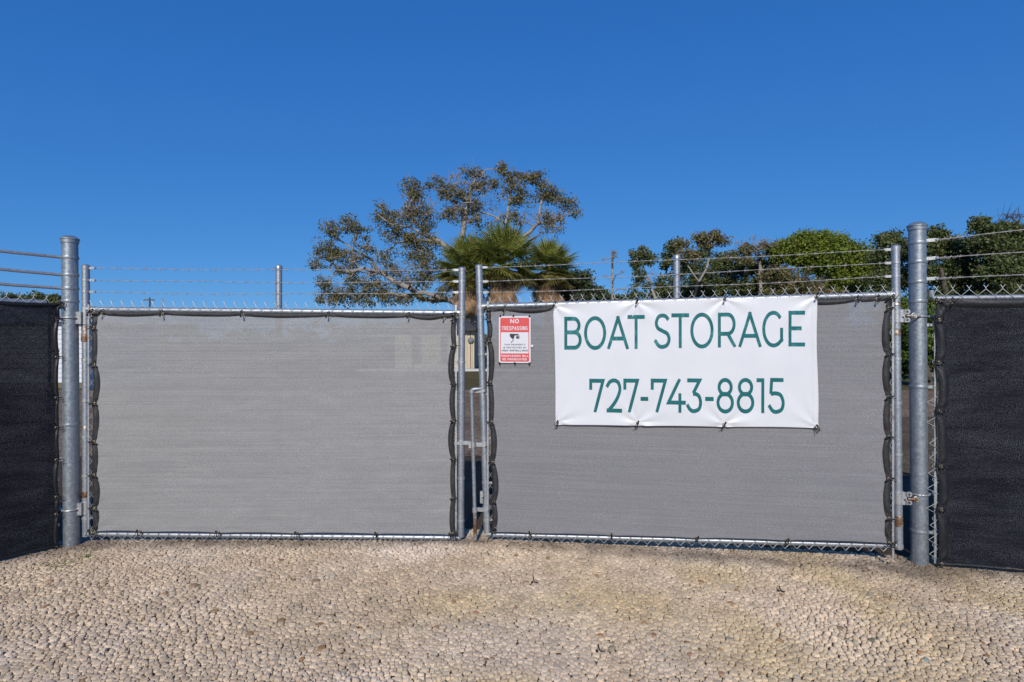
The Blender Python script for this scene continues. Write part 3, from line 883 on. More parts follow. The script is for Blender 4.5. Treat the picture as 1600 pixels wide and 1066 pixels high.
def screen(W, label, cloth, hemm, corner, ties_t, ties_b, ties_l, ties_r, rot_off, hem_t=.030, hem_s=.036, hem_b=.006,
           sag_t=.013, sag_s=.017, sag_b=.010, base_off=.040, hang=True, seed=1, flare=0.0, tie_on='trbl', wr=.004, group='shade cloth screens on the gates and fences', skew=None, skip=None):
    """corner: TL, TR, BR, BL as (u,z)."""
    TL, TR, BR, BL = corner
    rs = random.Random(seed)
    c = W.w((BL[0] + BR[0]) / 2, 0); t = thing('privacy_screen', label, 'shade cloth', (c.x, c.y, 0), group)
    nu, nz = 150, 90
    ut = sorted([BL[0]] + ties_t + [BR[0]]) if False else sorted(ties_t)
    def edge_top(s):
        u = TL[0] + (TR[0] - TL[0]) * s; z = TL[1] + (TR[1] - TL[1]) * s
        return u, z - sag_t * scal(u, sorted(ties_t))
    def edge_bot(s):
        u = BL[0] + (BR[0] - BL[0]) * s; z = BL[1] + (BR[1] - BL[1]) * s
        return u, z + sag_b * scal(u, sorted(ties_b))
    def edge_l(q):
        u = BL[0] + (TL[0] - BL[0]) * q; z = BL[1] + (TL[1] - BL[1]) * q
        return u + sag_s * scal(z, sorted(ties_l)), z
    def edge_r(q):
        u = BR[0] + (TR[0] - BR[0]) * q; z = BR[1] + (TR[1] - BR[1]) * q
        return u - sag_s * scal(z, sorted(ties_r)), z
    def surf(s, q):
        # transfinite patch
        t_, b_, l_, r_ = edge_top(s), edge_bot(s), edge_l(q), edge_r(q)
        u = b_[0] * (1 - q) + t_[0] * q + l_[0] * (1 - s) + r_[0] * s - ((1 - s) * (1 - q) * BL[0] + s * (1 - q) * BR[0] + (1 - s) * q * TL[0] + s * q * TR[0])
        z = b_[1] * (1 - q) + t_[1] * q + l_[1] * (1 - s) + r_[1] * s - ((1 - s) * (1 - q) * BL[1] + s * (1 - q) * BR[1] + (1 - s) * q * TL[1] + s * q * TR[1])
        return u, z
    allt = [(u, TL[1] + (TR[1] - TL[1]) * (u - TL[0]) / (TR[0] - TL[0])) for u in ties_t] + \
           [(u, BL[1] + (BR[1] - BL[1]) * (u - BL[0]) / (BR[0] - BL[0])) for u in ties_b] + \
           [(TL[0], z) for z in ties_l] + [(TR[0], z) for z in ties_r]
    def off(u, z):
        o = base_off + wr * mnoise.noise(Vector((u * 1.1, z * 2.2, seed))) * 2 + wr * .8 * mnoise.noise(Vector((u * 5, z * 1.2, seed + 9)))
        for (a, b) in allt:
            d = math.hypot(u - a, z - b)
            if d < .3:
                th = math.atan2(z - b, u - a)
                o += .0055 * math.exp(-d / .10) * math.sin(th * 9 + a * 7) * min(1, d / .03)
        return o
    mb = MB(); nrm = {}
    for j in range(nz + 1):
        for i in range(nu + 1):
            u, z = surf(i / nu, j / nz)
            mb.v.append(tuple(W.w(u, z, off(u, z)))); mb.uv.append((u, z))
    for j in range(nz):
        for i in range(nu):
            a = j * (nu + 1) + i
            mb.f.append((a, a + 1, a + nu + 2, a + nu + 1))
    obj('cloth', mb, cloth, t, edge=False)
    # doubled hems: a rolled strip laid on each edge
    def hem(edgef, inward, wd, wsag, ties, coord, n=240, s0=0, s1=1):
        if wd <= 0: return
        mb = MB()
        for i in range(n + 1):
            s = s0 + (s1 - s0) * i / n
            u, z = edgef(s)
            k = scal(u if coord == 0 else z, sorted(ties))
            w = wd + wsag * k + .002 * mnoise.noise(Vector((u * 6, z * 6, 3)))
            for m_ in range(5):
                f = m_ / 4
                uu, zz = u + inward[0] * w * (f - .06), z + inward[1] * w * (f - .06)
                bul = (.004 + .010 * k) * math.sin(math.pi * f) ** .7
                mb.v.append(tuple(W.w(uu, zz, off(uu, zz) + .003 + bul)))
        for i in range(n):
            for m_ in range(4):
                a = i * 5 + m_
                mb.f.append((a, a + 1, a + 6, a + 5))
        # back face so that the hem is a closed roll
        obj('hem', mb, hemm, t, edge=False)
    hem(edge_top, (0, -1), hem_t, .014, ties_t, 0)
    hem(edge_bot, (0, 1), hem_b, .0, ties_b, 0)
    hem(edge_l, (1, 0), hem_s, .012, ties_l, 1, 160)
    hem(edge_r, (-1, 0), hem_s, .012, ties_r, 1, 160)
    R0 = W.rot().to_quaternion()
    if W.n.dot(Vector((W.rot() @ Vector((0, -1, 0)))[:2])) < 0:
        R0 = R0 @ Quaternion((0, 0, 1), math.pi)
    def place(u, z, ang):
        q = R0 @ Quaternion((0, 1, 0), ang + rs.uniform(-.25, .25))
        p = W.w(u, z, off(u, z) + .008)
        inst('grommet', GROM, p, q, t)
        inst('zip_tie', TIE, p, q, t)
    zt = lambda u: TL[1] + (TR[1] - TL[1]) * (u - TL[0]) / (TR[0] - TL[0])
    zb = lambda u: BL[1] + (BR[1] - BL[1]) * (u - BL[0]) / (BR[0] - BL[0])
    ul = lambda z: BL[0] + (TL[0] - BL[0]) * (z - BL[1]) / (TL[1] - BL[1])
    ur = lambda z: BR[0] + (TR[0] - BR[0]) * (z - BR[1]) / (TR[1] - BR[1])
    if 't' in tie_on:
        for u in ties_t:
            if skip and skip[0] < u < skip[1]: continue
            place(u, zt(u) - .022, .1)
    if 'b' in tie_on:
        for u in ties_b: place(u, zb(u) + .012, math.pi)
    sgn = 1 if (R0 @ Vector((1, 0, 0))).xy.dot(W.d) > 0 else -1
    if 'l' in tie_on:
        for z in ties_l: place(ul(z) + .022, z, -math.pi / 2 * sgn)
    if 'r' in tie_on:
        for z in ties_r: place(ur(z) - .022, z, math.pi / 2 * sgn)
    return t, off

off0 = .040
def ux(W, *xs): return [W.px(x, 490, off0)[0] for x in xs]
def zy(W, px, *ys): return [W.px(px, y, off0)[1] for y in ys]
screen(WL, 'pale grey shade cloth with dark hem covering the left gate leaf', M['cloth_l'], M['hem'],
       [WL.px(143, 485.5, off0), WL.px(713, 490.5, off0), WL.px(712, 836.5, off0), WL.px(144, 831.5, off0)],
       ux(WL, 143, 160, 255, 380, 513, 638, 692, 711), ux(WL, 144, 219, 342, 465, 588, 703, 712),
       zy(WL, 143, 831, 794, 742, 690, 630, 570, 512, 488), zy(WL, 712, 833, 778, 717, 657, 600, 541, 501, 490), 0, seed=2)
screen(WR, 'darker grey shade cloth covering the right gate leaf behind the white banner', M['cloth_r'], M['hem'],
       [WR.px(759, 480.5, off0), WR.px(1393, 462.5, off0), WR.px(1394, 850.5, off0), WR.px(769, 832.5, off0)],
       ux(WR, 759, 788, 863, 960, 1040, 1130, 1235, 1338, 1369, 1393), ux(WR, 769, 829, 956, 1089, 1229, 1394),
       zy(WR, 762, 824, 783, 722, 660, 598, 532, 499, 483), zy(WR, 1393, 848, 810, 748, 682, 620, 553, 482, 466), 0, seed=5, skip=(WR.px(850, 480)[0], WR.px(1290, 480)[0]))

# ------------------------------------------------------------------ side fences
# left
t = thing('chain_link_fence', 'left chain link fence coming forward from the post, three thick rails above black screen', 'fence', (FL.a.x, FL.a.y, 0), 'side fences')
zl = lambda py: z_at(py, 4.66)
L_ = FL.L
obj('top_rail', pipe(FL, (.09, zl(474), -.02), (L_, zl(474) - .01, -.02), .021), M['galv_fine'], t)
for (py, dz) in ((402, .02), (429.5, .05), (450.5, .035)):
    z = zl(py); mb = MB()
    pts = [FL.w(-.035 + (L_ + .035) * k / 10, z + dz * (k / 10) * 1.4 - .004 * math.sin(k * 1.3), .0) for k in range(11)]
    mb.tube(pts, .0125, 10)
    obj('guard_rail', mb, M['galv_light'], t)
obj('chain_link', chain_mesh(FL, .07, L_, lambda u: zl(470) + .015, lambda u: .02), M['wire'], t, edge=False)
mb = MB(); mb.box(FL.w(.075, .98, .012), .018, .006, 1.95, FL.rot()); obj('tension_bar', mb, M['galv_light'], t)
for z in (.18, .55, .9, 1.25, 1.6, 1.9):
    mb = MB(); mb.box(FL.w(.05, z, .01), .08, .008, .022, FL.rot()); obj('tension_band', mb, M['galv_light'], t)
for u in (2.45,):
    mb = MB(); p = FL.w(u, 0, -.06); mb.lathe(p, [(.03, 0), (.03, 2.6)], 16); obj('line_post', mb, M['galv_fine'], t)
screen(FL, 'black shade cloth on the left side fence with ragged tied edge by the post', M['cloth_b'], M['hem_black'],
       [(.018, zl(474)), (L_, zl(474)), (L_, .015), (.022, .012)],
       [.018, .5, 1.1, 1.7, 2.3, L_], [.022, .6, 1.3, 2.0, L_],
       [.012, .28, .42, .72, .98, 1.22, 1.55, 1.86, zl(474)], [.012, zl(474)], 0, tie_on='tl', sag_t=.01, hem_t=.014, hem_s=.018, sag_s=.012, seed=8, wr=.012, hem_b=.02)
# right
t = thing('chain_link_fence', 'right chain link fence with three barbed wires above its black screen', 'fence', (FR.a.x, FR.a.y, 0), 'side fences')
a = FR.px(1457, 466); b = FR.px(1600, 464)
ft = lin(a, b); L_ = FR.L
mb = MB(); mb.tube([FR.w(a[0] + .0, ft(a[0]) + .06, -.02), FR.w(a[0] + .002, ft(a[0]) + .012, -.02), FR.w(a[0] + .02, ft(a[0]), -.02), FR.w(L_, ft(L_), -.02)], .019, 14)
obj('top_rail', mb, M['galv_fine'], t)
u0 = FR.px(1457, 700)[0]
obj('chain_link', chain_mesh(FR, a[0] - .0, L_, lambda u: ft(u) + .062, lambda u: .015, du=.026, dz=.05, r=.0026), M['wire'], t, edge=False)
# frayed selvage at the post
mb = MB()
rs = random.Random(4)
z = .05
while z < 1.2:
    u = a[0] - rs.uniform(-.0, .03); mb.tube([FR.w(a[0] + .04, z, .02), FR.w(u - .022, z + .045, .022), FR.w(a[0] + .035, z + .1, .022)], .0026, 5)
    z += rs.uniform(.1, .16)
obj('frayed_wire', mb, M['wire'], t)
mb = MB(); mb.box(FR.w(a[0] + .015, .95, .01), .018, .006, 1.85, FR.rot()); obj('tension_bar', mb, M['galv_light'], t)
pc = Vector((botR.x, botR.y, 0))
def post_tongue(py, pxe, h=.02, parent=t):
    D = 4.30; z = z_at(py, D); q = FR.px(pxe, py)[0]
    e = FR.w(q, z, .0); s_ = pc + axR * z; s_.z = z
    d = (e - s_); d.z = 0; d.normalize()
    nn = Vector((-d.y, d.x, 0)); rm = Matrix((d, nn, Vector((0, 0, 1)))).transposed()
    mb = MB(); st = s_ + d * POST_R * .7
    mb.box((st + e) / 2 , (e - st).length, .010, h, rm)
    mb.lathe(e + Vector((0, -.014, 0)), [(.001, .001), (.010, 0), (.010, -.024), (.001, -.025)], 8, (0, -1, 0))
    obj('wire_bracket', mb, M['galv_light'], parent)
    return q, z
for i, (py, py1) in enumerate(((377, 359), (405, 395), (436.5, 430))):
    q, z = post_tongue(py, 1463, .024)
    q1, z1 = FR.px(1600, py1)
    zz = z + (z1 - z) * (L_ - q) / (q1 - q)
    if i == 0: zz -= .05
    barbed(FR, (q, z), (L_, zz), sag=-.012, parent=t, seed=20 + i, r=.0028, step=.10)
    # the loose tail of the tie
    mb = MB(); pts = []
    for k in range(24):
        a_ = k * .9; pts.append(FR.w(q + .006 * k, z + (z1 - z) * .006 * k / (q1 - q) * 1.0 + .010 * math.sin(a_), .004 + .010 * math.cos(a_)))
    mb.tube(pts, .002, 4); obj('wire_tail', mb, M['barb'], t)
for py in (508, 604, 829): post_tongue(py, 1459, .022)
mb = MB(); p = FR.w(3.2, 0, -.07); mb.lathe(p, [(.03, 0), (.03, 2.6)], 16); obj('line_post', mb, M['galv_fine'], t)
sc0 = FR.px(1461, 468, off0)[0]
screen(FR, 'black shade cloth on the right side fence speckled with painted glints', M['cloth_b'], M['hem_black'],
       [(sc0, ft(sc0) - .012), (L_, ft(L_) - .012), (L_, .03), (FR.px(1466, 880, off0)[0], .025)],
       [sc0, sc0 + .1, .95, 1.6, 2.3, L_], [sc0, .6, 1.3, 2.0, L_],
       zy(FR, 1461, 880, 795, 728, 642, 566, 500, 470)[0:7], [.03, ft(L_)], 0, tie_on='tl', sag_t=.006, hem_t=.05, hem_s=.05, sag_s=.018, seed=12, wr=.009, hem_b=.02)

# ------------------------------------------------------------------ lettering (constant-width strokes)
def cr(pts, n=7):
    out = []
    P_ = [pts[0]] + list(pts) + [pts[-1]]
    for i in range(1, len(P_) - 2):
        p0, p1, p2, p3 = P_[i - 1:i + 3]
        for k in range(n):
            t = k / n
            out.append(tuple(.5 * (2 * p1[a] + (p2[a] - p0[a]) * t + (2 * p0[a] - 5 * p1[a] + 4 * p2[a] - p3[a]) * t * t + (3 * p1[a] - p0[a] - 3 * p2[a] + p3[a]) * t ** 3) for a in (0, 1)))
    out.append(tuple(pts[-1])); return out
def arc(cx, cy, rx, ry, a0, a1, n=14):
    return [(cx + rx * math.cos(R(a0 + (a1 - a0) * k / n)), cy + ry * math.sin(R(a0 + (a1 - a0) * k / n))) for k in range(n + 1)]
G = {
 'A': [[(0, 0), (.5, 1)], [(.5, 1), (1, 0)], [(.17, .30), (.83, .30)]],
 'B': [[(0, 0), (0, 1), (.55, 1)] + arc(.55, .765, .37, .235, 90, -90)[1:] + [(0, .53)], [(0, .53), (.6, .53)] + arc(.6, .265, .4, .265, 90, -90)[1:] + [(0, 0)]],
 'C': [arc(.55, .5, .55, .5, 45, 315, 24)],
 'D': [[(0, 0), (0, 1), (.45, 1)] + arc(.45, .5, .55, .5, 90, -90)[1:] + [(0, 0)]],
 'E': [[(1, 1), (0, 1), (0, 0), (1, 0)], [(0, .51), (.86, .51)]],
 'G': [cr([(.93, .83), (.78, .95), (.55, 1), (.28, .94), (.07, .75), (0, .5), (.07, .25), (.28, .06), (.55, 0), (.8, .05), (1, .17)]), [(1, .17), (1, .48)]],
 'H': [[(0, 0), (0, 1)], [(1, 0), (1, 1)], [(0, .5), (1, .5)]],
 'I': [[(.5, 0), (.5, 1)]],
 'L': [[(0, 1), (0, 0), (1, 0)]],
 'N': [[(0, 0), (0, 1)], [(0, 1), (1, 0)], [(1, 0), (1, 1)]],
 'O': [arc(.5, .5, .5, .5, 90, 450, 36)],
 'P': [[(0, 0), (0, 1), (.55, 1)] + arc(.55, .72, .45, .28, 90, -90)[1:] + [(0, .44)]],
 'R': [[(0, 0), (0, 1), (.55, 1)] + arc(.55, .69, .42, .31, 90, -90)[1:] + [(0, .38)], [(.55, .38), (.98, 0)]],
 'S': [cr([(.95, .86), (.75, .97), (.48, 1), (.2, .95), (.04, .77), (.16, .6), (.5, .51), (.86, .42), (1, .25), (.86, .07), (.52, 0), (.22, .04), (0, .17)])],
 'T': [[(0, 1), (1, 1)], [(.5, 1), (.5, 0)]],
 'U': [[(0, 1), (0, .3)] + arc(.5, .3, .5, .3, 180, 360)[1:] + [(1, 1)]],
 'V': [[(0, 1), (.5, 0)], [(.5, 0), (1, 1)]],
 'W': [[(0, 1), (.25, 0)], [(.25, 0), (.5, 1)], [(.5, 1), (.75, 0)], [(.75, 0), (1, 1)]],
 'Y': [[(0, 1), (.5, .45)], [(1, 1), (.5, .45), (.5, 0)]],
 '1': [[(0, 1), (1, 1), (1, 0)]],
 '2': [cr([(0, .83), (.18, .95), (.5, 1), (.82, .93), (.95, .73), (.85, .52), (.55, .26), (.08, 0)]), [(.04, 0), (1, 0)]],
 '3': [[(.06, 1), (.92, 1), (.42, .58)] , cr([(.40, .56), (.62, .56), (.88, .48), (1, .28), (.88, .08), (.5, 0), (.2, .04), (0, .16)])],
 '4': [[(.66, 1), (0, .27), (1, .27)], [(.72, .58), (.72, 0)]],
 '5': [[(.92, 1), (.14, 1), (.08, .56)], cr([(.08, .56), (.45, .58), (.82, .52), (1, .3), (.88, .08), (.48, 0), (.2, .04), (0, .16)])],
 '7': [[(0, .76), (0, 1), (1, 1), (.38, 0)]],
 '8': [arc(.5, .77, .42, .23, 90, 450, 28), arc(.5, .28, .5, .28, 90, 450, 28)],
 '-': [[(0, .5), (1, .5)]],
}
def ribbons(ch, W_, H_, sw, step=.12):
    """centre lines -> ribbons in a W_ x H_ box with stroke sw; list of (left pts, right pts)"""
    out = []
    for pl in G[ch]:
        iw, ih = max(W_ - sw, 1e-4), H_ - sw
        if ch == '-': iw = W_; pts = [Vector((p[0] * W_, H_ / 2)) for p in pl]
        elif ch == 'I': pts = [Vector((W_ / 2, sw / 2 + p[1] * ih)) for p in pl]
        else: pts = [Vector((sw / 2 + p[0] * iw, sw / 2 + p[1] * ih)) for p in pl]
        closed = (pts[0] - pts[-1]).length < 1e-6 and len(pts) > 5 and ch in 'O8'
        # flat caps run out to the box edge
        if not closed and ch != '-':
            d0 = (pts[0] - pts[1]).normalized(); d1 = (pts[-1] - pts[-2]).normalized()
            onb = lambda q: min(abs(q.y - sw / 2), abs(q.y - (H_ - sw / 2)), abs(q.x - sw / 2), abs(q.x - (W_ - sw / 2))) < 1e-3
            if onb(pts[0]): pts[0] = pts[0] + d0 * sw / 2 * .98
            if onb(pts[-1]): pts[-1] = pts[-1] + d1 * sw / 2 * .98
        q = [pts[0]]
        for a, b in zip(pts[:-1], pts[1:]):
            n = max(1, int((b - a).length / (step * H_)))
            for k in range(1, n + 1): q.append(a + (b - a) * k / n)
        if closed: q = q[:-1]
        L, Rr = [], []; m = len(q)
        for i in range(m):
            if closed: a, b, c = q[i - 1], q[i], q[(i + 1) % m]
            else: a, b, c = q[max(i - 1, 0)], q[i], q[min(i + 1, m - 1)]
            d1 = (b - a) if (b - a).length > 1e-9 else (c - b)
            d2 = (c - b) if (c - b).length > 1e-9 else (b - a)
            d1 = d1.normalized(); d2 = d2.normalized()
            n1 = Vector((-d1.y, d1.x)); n2 = Vector((-d2.y, d2.x))
            nn = (n1 + n2); nn = nn.normalized() if nn.length > 1e-6 else n1
            k = 1 / max(.45, nn.dot(n1))
            L.append(b + nn * sw / 2 * k); Rr.append(b - nn * sw / 2 * k)
        if closed: L.append(L[0]); Rr.append(Rr[0])
        out.append((L, Rr))
    return out

def glyph(mb, ch, box, W_, H_, sw, mapf, slant=0.0):
    """box corner params: mapf(x01, y01, layer) -> world point"""
    for li, (L, Rr) in enumerate(ribbons(ch, W_, H_, sw)):
        o = len(mb.v)
        for a, b in zip(L, Rr):
            m_ = (a + b) / 2
            for p in (a, m_, b):
                y = min(max(p.y / H_, 0), 1); x = p.x / W_ + slant * (y - .5)
                mb.v.append(tuple(mapf(x, y, li)))
        for i in range(len(L) - 1):
            a = o + i * 3
            mb.f.append((a, a + 1, a + 4, a + 3)); mb.f.append((a + 1, a + 2, a + 5, a + 4))

# ------------------------------------------------------------------ banner
BOFF = .070
cTL, cTR = WR.px(864, 475, BOFF), WR.px(1277, 462, BOFF)
cBR, cBL = WR.px(1279, 669, BOFF), WR.px(868, 664, BOFF)
bt = [WR.px(x, y, BOFF) for x, y in ((866, 478), (995, 472), (1132, 467), (1275, 464))]
bb = [WR.px(x, y, BOFF) for x, y in ((871, 660), (996, 661), (1131, 663), (1276, 667))]
def banner_off(u, z):
    o = BOFF + .004 * mnoise.noise(Vector((u * 1.3, z * 1.3, 5.1))) + .0012 * mnoise.noise(Vector((u * 5, z * 4, 8.1)))
    zmid = (cTL[1] + cBL[1]) / 2
    for i, (a, b) in enumerate(bt + bb):
        d = math.hypot(u - a, z - b)
        if d < .5:
            top = i < 4; th = math.atan2(z - b, u - a)
            w = math.exp(-d / .15) * min(1, d / .03)
            o += .0075 * w * math.sin(th * 7 + i * 2.1 + .6 * math.sin(th * 3)) - .004 * math.exp(-(d / .035) ** 2)
    # soft diagonal pull folds at the corners and belly between the ties
    return o
ban = thing('banner', 'white vinyl boat storage banner with teal lettering tied on the right gate leaf', 'banner', WR.w((cTL[0] + cTR[0]) / 2, cBL[1], BOFF))
mb = MB(); nu, nz = 160, 90
ties_bu = [p[0] for p in bt]
for j in range(nz + 1):
    q = j / nz
    for i in range(nu + 1):
        s = i / nu
        u = (cBL[0] * (1 - s) + cBR[0] * s) * (1 - q) + (cTL[0] * (1 - s) + cTR[0] * s) * q
        z = (cBL[1] * (1 - q) + cTL[1] * q) * (1 - s) + (cBR[1] * (1 - q) + cTR[1] * q) * s
        k = scal(u, ties_bu, 1.0)
        z += -.005 * k * max(0, q - .7) / .3 + .004 * k * max(0, .3 - q) / .3
        u += .008 * math.sin(math.pi * q) * (max(0, .15 - s) / .15) - .003 * math.sin(math.pi * q) * max(0, s - .85) / .15 + .004 * math.sin(q * 7) * max(0, s - .95) / .05
        mb.v.append(tuple(WR.w(u, z, banner_off(u, z)))); mb.uv.append((u, z))
for j in range(nz):
    for i in range(nu):
        a = j * (nu + 1) + i; mb.f.append((a, a + 1, a + nu + 2, a + nu + 1))
so = obj('sheet', mb, M['vinyl'], ban, edge=False)
# welded hem seam, slightly raised along the edge
def hemstrip(p, q, inn):
    mb = MB(); n = 80
    for i in range(n + 1):
        t_ = i / n; u = p[0] + (q[0] - p[0]) * t_; z = p[1] + (q[1] - p[1]) * t_
        for f in (.18, 1.0):
            uu, zz = u + inn[0] * f, z + inn[1] * f
            mb.v.append(tuple(WR.w(uu, zz, banner_off(uu, zz) + .0014)))
    for i in range(n): mb.f.append((2 * i, 2 * i + 1, 2 * i + 3, 2 * i + 2))
    obj('hem', mb, M['vinyl'], ban, edge=False)
hemstrip((cTR[0] - .006, cTR[1] - .01), (cBR[0] - .006, cBR[1] + .01), (-.03, 0))
hemstrip((cBL[0] + .04, cBL[1] + .002), (cBR[0] - .04, cBR[1] + .002), (0, .03))
R0 = WR.rot().to_quaternion()
for i, (u, z) in enumerate(bt):
    p = WR.w(u, z, banner_off(u, z) + .006)
    inst('grommet', GROM, p, R0, ban)
    inst('zip_tie', TIE, p + Vector((0, 0, .004)), R0 @ Quaternion((0, 1, 0), .35 if i < 3 else .5), ban)
for i, (u, z) in enumerate(bb):
    p = WR.w(u, z, banner_off(u, z) + .006)
    inst('grommet', GROM, p, R0, ban)
    inst('zip_tie', TIE, p, R0 @ Quaternion((0, 1, 0), (math.pi + .4) if i < 3 else 2.6), ban)
LET = [('B', 881.7, 909, 495, 546.5), ('O', 912.6, 947.2, 494, 547), ('A', 949, 982.3, 493.5, 546), ('T', 980.5, 1007.4, 492.2, 545.5),
       ('S', 1022.3, 1047.8, 490, 545.3), ('T', 1049, 1076.8, 489.6, 544), ('O', 1078.6, 1115, 488.5, 544.7), ('R', 1121.6, 1150, 488.5, 543.2),
       ('A', 1154, 1189.5, 487, 542.8), ('G', 1191, 1223.6, 485.6, 543), ('E', 1232, 1258, 485.6, 541.5)]
DIG = [('7', 920.7, 944.5, 592.2, 644.5), ('2', 947, 972, 591.6, 644.6), ('7', 974, 998.3, 592, 644.6), ('-', 1000.8, 1013, 614.8, 632),
       ('7', 1016.8, 1042, 592, 644.6), ('4', 1042.3, 1071.6, 591.8, 644.7), ('3', 1072.5, 1097, 591.6, 645.4), ('-', 1101.8, 1115, 614.6, 632.4),
       ('8', 1119.4, 1146.6, 590.8, 646), ('8', 1151, 1178.6, 590.8, 646), ('1', 1182, 1194.2, 591.2, 645.6), ('5', 1200.4, 1226, 590.9, 646.6)]
NM = {'-': 'hyphen'}
for gi, (ch, x0, x1, y0, y1) in enumerate(LET + DIG):
    mb = MB()
    a, b = WR.px(x0, y1, BOFF), WR.px(x1, y0, BOFF)
    # the baseline runs with the banner, so both ends get their own heights
    sl = .0
    H_ = y1 - y0; W_ = (x1 - x0) / .76
    sw = 6.2
    if ch == '-': H_ = 17.0
    def mapf(x, y, li, a=a, b=b):
        u = a[0] + (b[0] - a[0]) * x; z = a[1] + (b[1] - a[1]) * y
        return WR.w(u, z, banner_off(u, z) + .0012 + li * .00022)
    glyph(mb, ch, None, W_, H_, sw, mapf)
    obj('letter' if ch.isalpha() else ('digit' if ch.isdigit() else 'hyphen'), mb, M['teal_worn_glare'] if gi < len(LET) else M['teal'], ban, edge=False)

# ------------------------------------------------------------------ no trespassing sign
SOFF = .062
s_tl, s_tr, s_bl, s_br = WR.px(779.3, 494.3, SOFF), WR.px(829.3, 494, SOFF), WR.px(779.6, 567.2, SOFF), WR.px(829, 567, SOFF)
su0, su1, sz0, sz1 = (s_tl[0] + s_bl[0]) / 2, (s_tr[0] + s_br[0]) / 2, s_bl[1], s_tl[1]
sign = thing('warning_sign', 'red and white no trespassing sign with camera picture on the right gate leaf', 'sign', WR.w((su0 + su1) / 2, sz0, SOFF))
SW_, SH_ = su1 - su0, sz1 - sz0
def smap(x, y, o): return WR.w(su0 + SW_ * x, sz0 + SH_ * y, SOFF + o)
def rrect(x0, y0, x1, y1, rad, o, thick=0.0):
    """rounded rectangle in sign fractions"""
    mb = MB(); asp = SW_ / SH_; pts = []
    for cx, cy, a0 in ((x1 - rad, y1 - rad * asp, 0), (x0 + rad, y1 - rad * asp, 90), (x0 + rad, y0 + rad * asp, 180), (x1 - rad, y0 + rad * asp, 270)):
        for k in range(7):
            a = R(a0 + 15 * k); pts.append((cx + rad * math.cos(a), cy + rad * asp * math.sin(a)))
    n = len(pts)
    v = [smap(x, y, o) for x, y in pts]
    if thick:
        v += [smap(x, y, o - thick) for x, y in pts]
        mb.add(v, [tuple(range(n)), tuple(range(2 * n - 1, n - 1, -1))] + [(i, n + i, n + (i + 1) % n, (i + 1) % n) for i in range(n)])
    else: mb.add(v, [tuple(range(n))])
    return mb
obj('plate', rrect(0, 0, 1, 1, .055, 0, .004), M['sign_white'], sign, smooth=False)
obj('red_border', rrect(.045, .03, .955, .965, .05, .0006), M['sign_red'], sign, smooth=False)
obj('white_panel', rrect(.068, .205, .932, .655, .01, .0010), M['sign_white'], sign, smooth=False)
obj('red_panel', rrect(.045, .655, .955, .965, .05, .0012), M['sign_red'], sign, smooth=False)
obj('red_panel', rrect(.045, .03, .955, .205, .05, .0012), M['sign_red'], sign, smooth=False)
def text(s, cx, yb, h, wch, gapch, sw, mtl, slant=0, fill=None):
    """centred line; sizes as fractions of sign height for h, of sign width for wch"""
    tot = 0
    ws = [wch * (.45 if c == ' ' else .28 if c == 'I' else 1.35 if c == 'W' else 1) for c in s]
    tot = sum(ws) + gapch * (len(s) - 1); x = cx - tot / 2
    mb = MB()
    for c, w in zip(s, ws):
        if c != ' ':
            Wd, Hd = w * SW_, h * SH_
            def mapf(xx, yy, li, x=x, w=w): return smap(x + w * xx, yb + h * yy, .0022 + li * .0002)
            glyph(mb, c, None, Wd, Hd, sw * Hd, mapf, slant)
        x += w + gapch
    obj('lettering', mb, mtl, sign, edge=False)
text('NO', .5, .845, .095, .125, .025, .20, M['sign_white'])
text('TRESPASSING', .5, .70, .085, .064, .015, .15, M['sign_white'], slant=.0)
text('THIS PROPERTY', .5, .375, .033, .042, .014, .20, M['sign_black'])
text('IS PROTECTED BY', .5, .312, .033, .041, .014, .20, M['sign_black'])
text('VIDEO SURVEILLANCE', .5, .248, .036, .041, .010, .22, M['sign_black'])
text('TRESPASSERS WILL', .5, .130, .042, .046, .012, .22, M['sign_white'])
text('BE PROSECUTED', .5, .058, .044, .050, .012, .22, M['sign_white'])
# the surveillance camera pictogram
def poly(pts, o, mtl, name):
    mb = MB(); mb.add([smap(x, y, o) for x, y in pts], [tuple(range(len(pts)))]); obj(name, mb, mtl, sign, smooth=False)
poly([(.34, .605), (.365, .625), (.60, .618), (.66, .592), (.50, .585), (.475, .52), (.44, .508), (.36, .555)], .0022, M['sign_black'], 'camera_picture')
poly([(.455, .51), (.47, .50), (.46, .475), (.40, .432), (.37, .432), (.435, .478)], .0022, M['sign_black'], 'camera_picture')
poly([(.60 + .062 * math.cos(a), .548 + .036 * math.sin(a)) for a in np.linspace(0, 2 * math.pi, 20, endpoint=False)], .0022, plain('sign_grey_ink', (.20, .20, .22), .5), 'camera_lens')
poly([(.585 + .034 * math.cos(a), .545 + .022 * math.sin(a)) for a in np.linspace(0, 2 * math.pi, 16, endpoint=False)], .0026, M['sign_black'], 'camera_lens')
mb = MB()
for x, y in ((.05, 1.0), (.46, 1.0), (.96, .99), (.02, .0), (.50, .0), (.955, -.005)):
    mb = MB(); p = smap(x, y, .004); nn = Vector((WR.n.x, WR.n.y, 0))
    mb.lathe(p - nn * .014, [(.0085, 0), (.0085, .012), (.006, .017), (.001, .018)], 8, nn)
    mb.tube([p + nn * .002, p + nn * .006 + Vector((.004, 0, .010 if y > .5 else -.012))], .004, 6)
    obj('fixing', mb, M['tie'], sign)
mb = MB(); mb.box(smap(1.045, .365, -.004), .018, .008, .02, WR.rot() @ Matrix.Rotation(.5, 3, 'Y')); obj('clip', mb, M['sign_white'], sign)

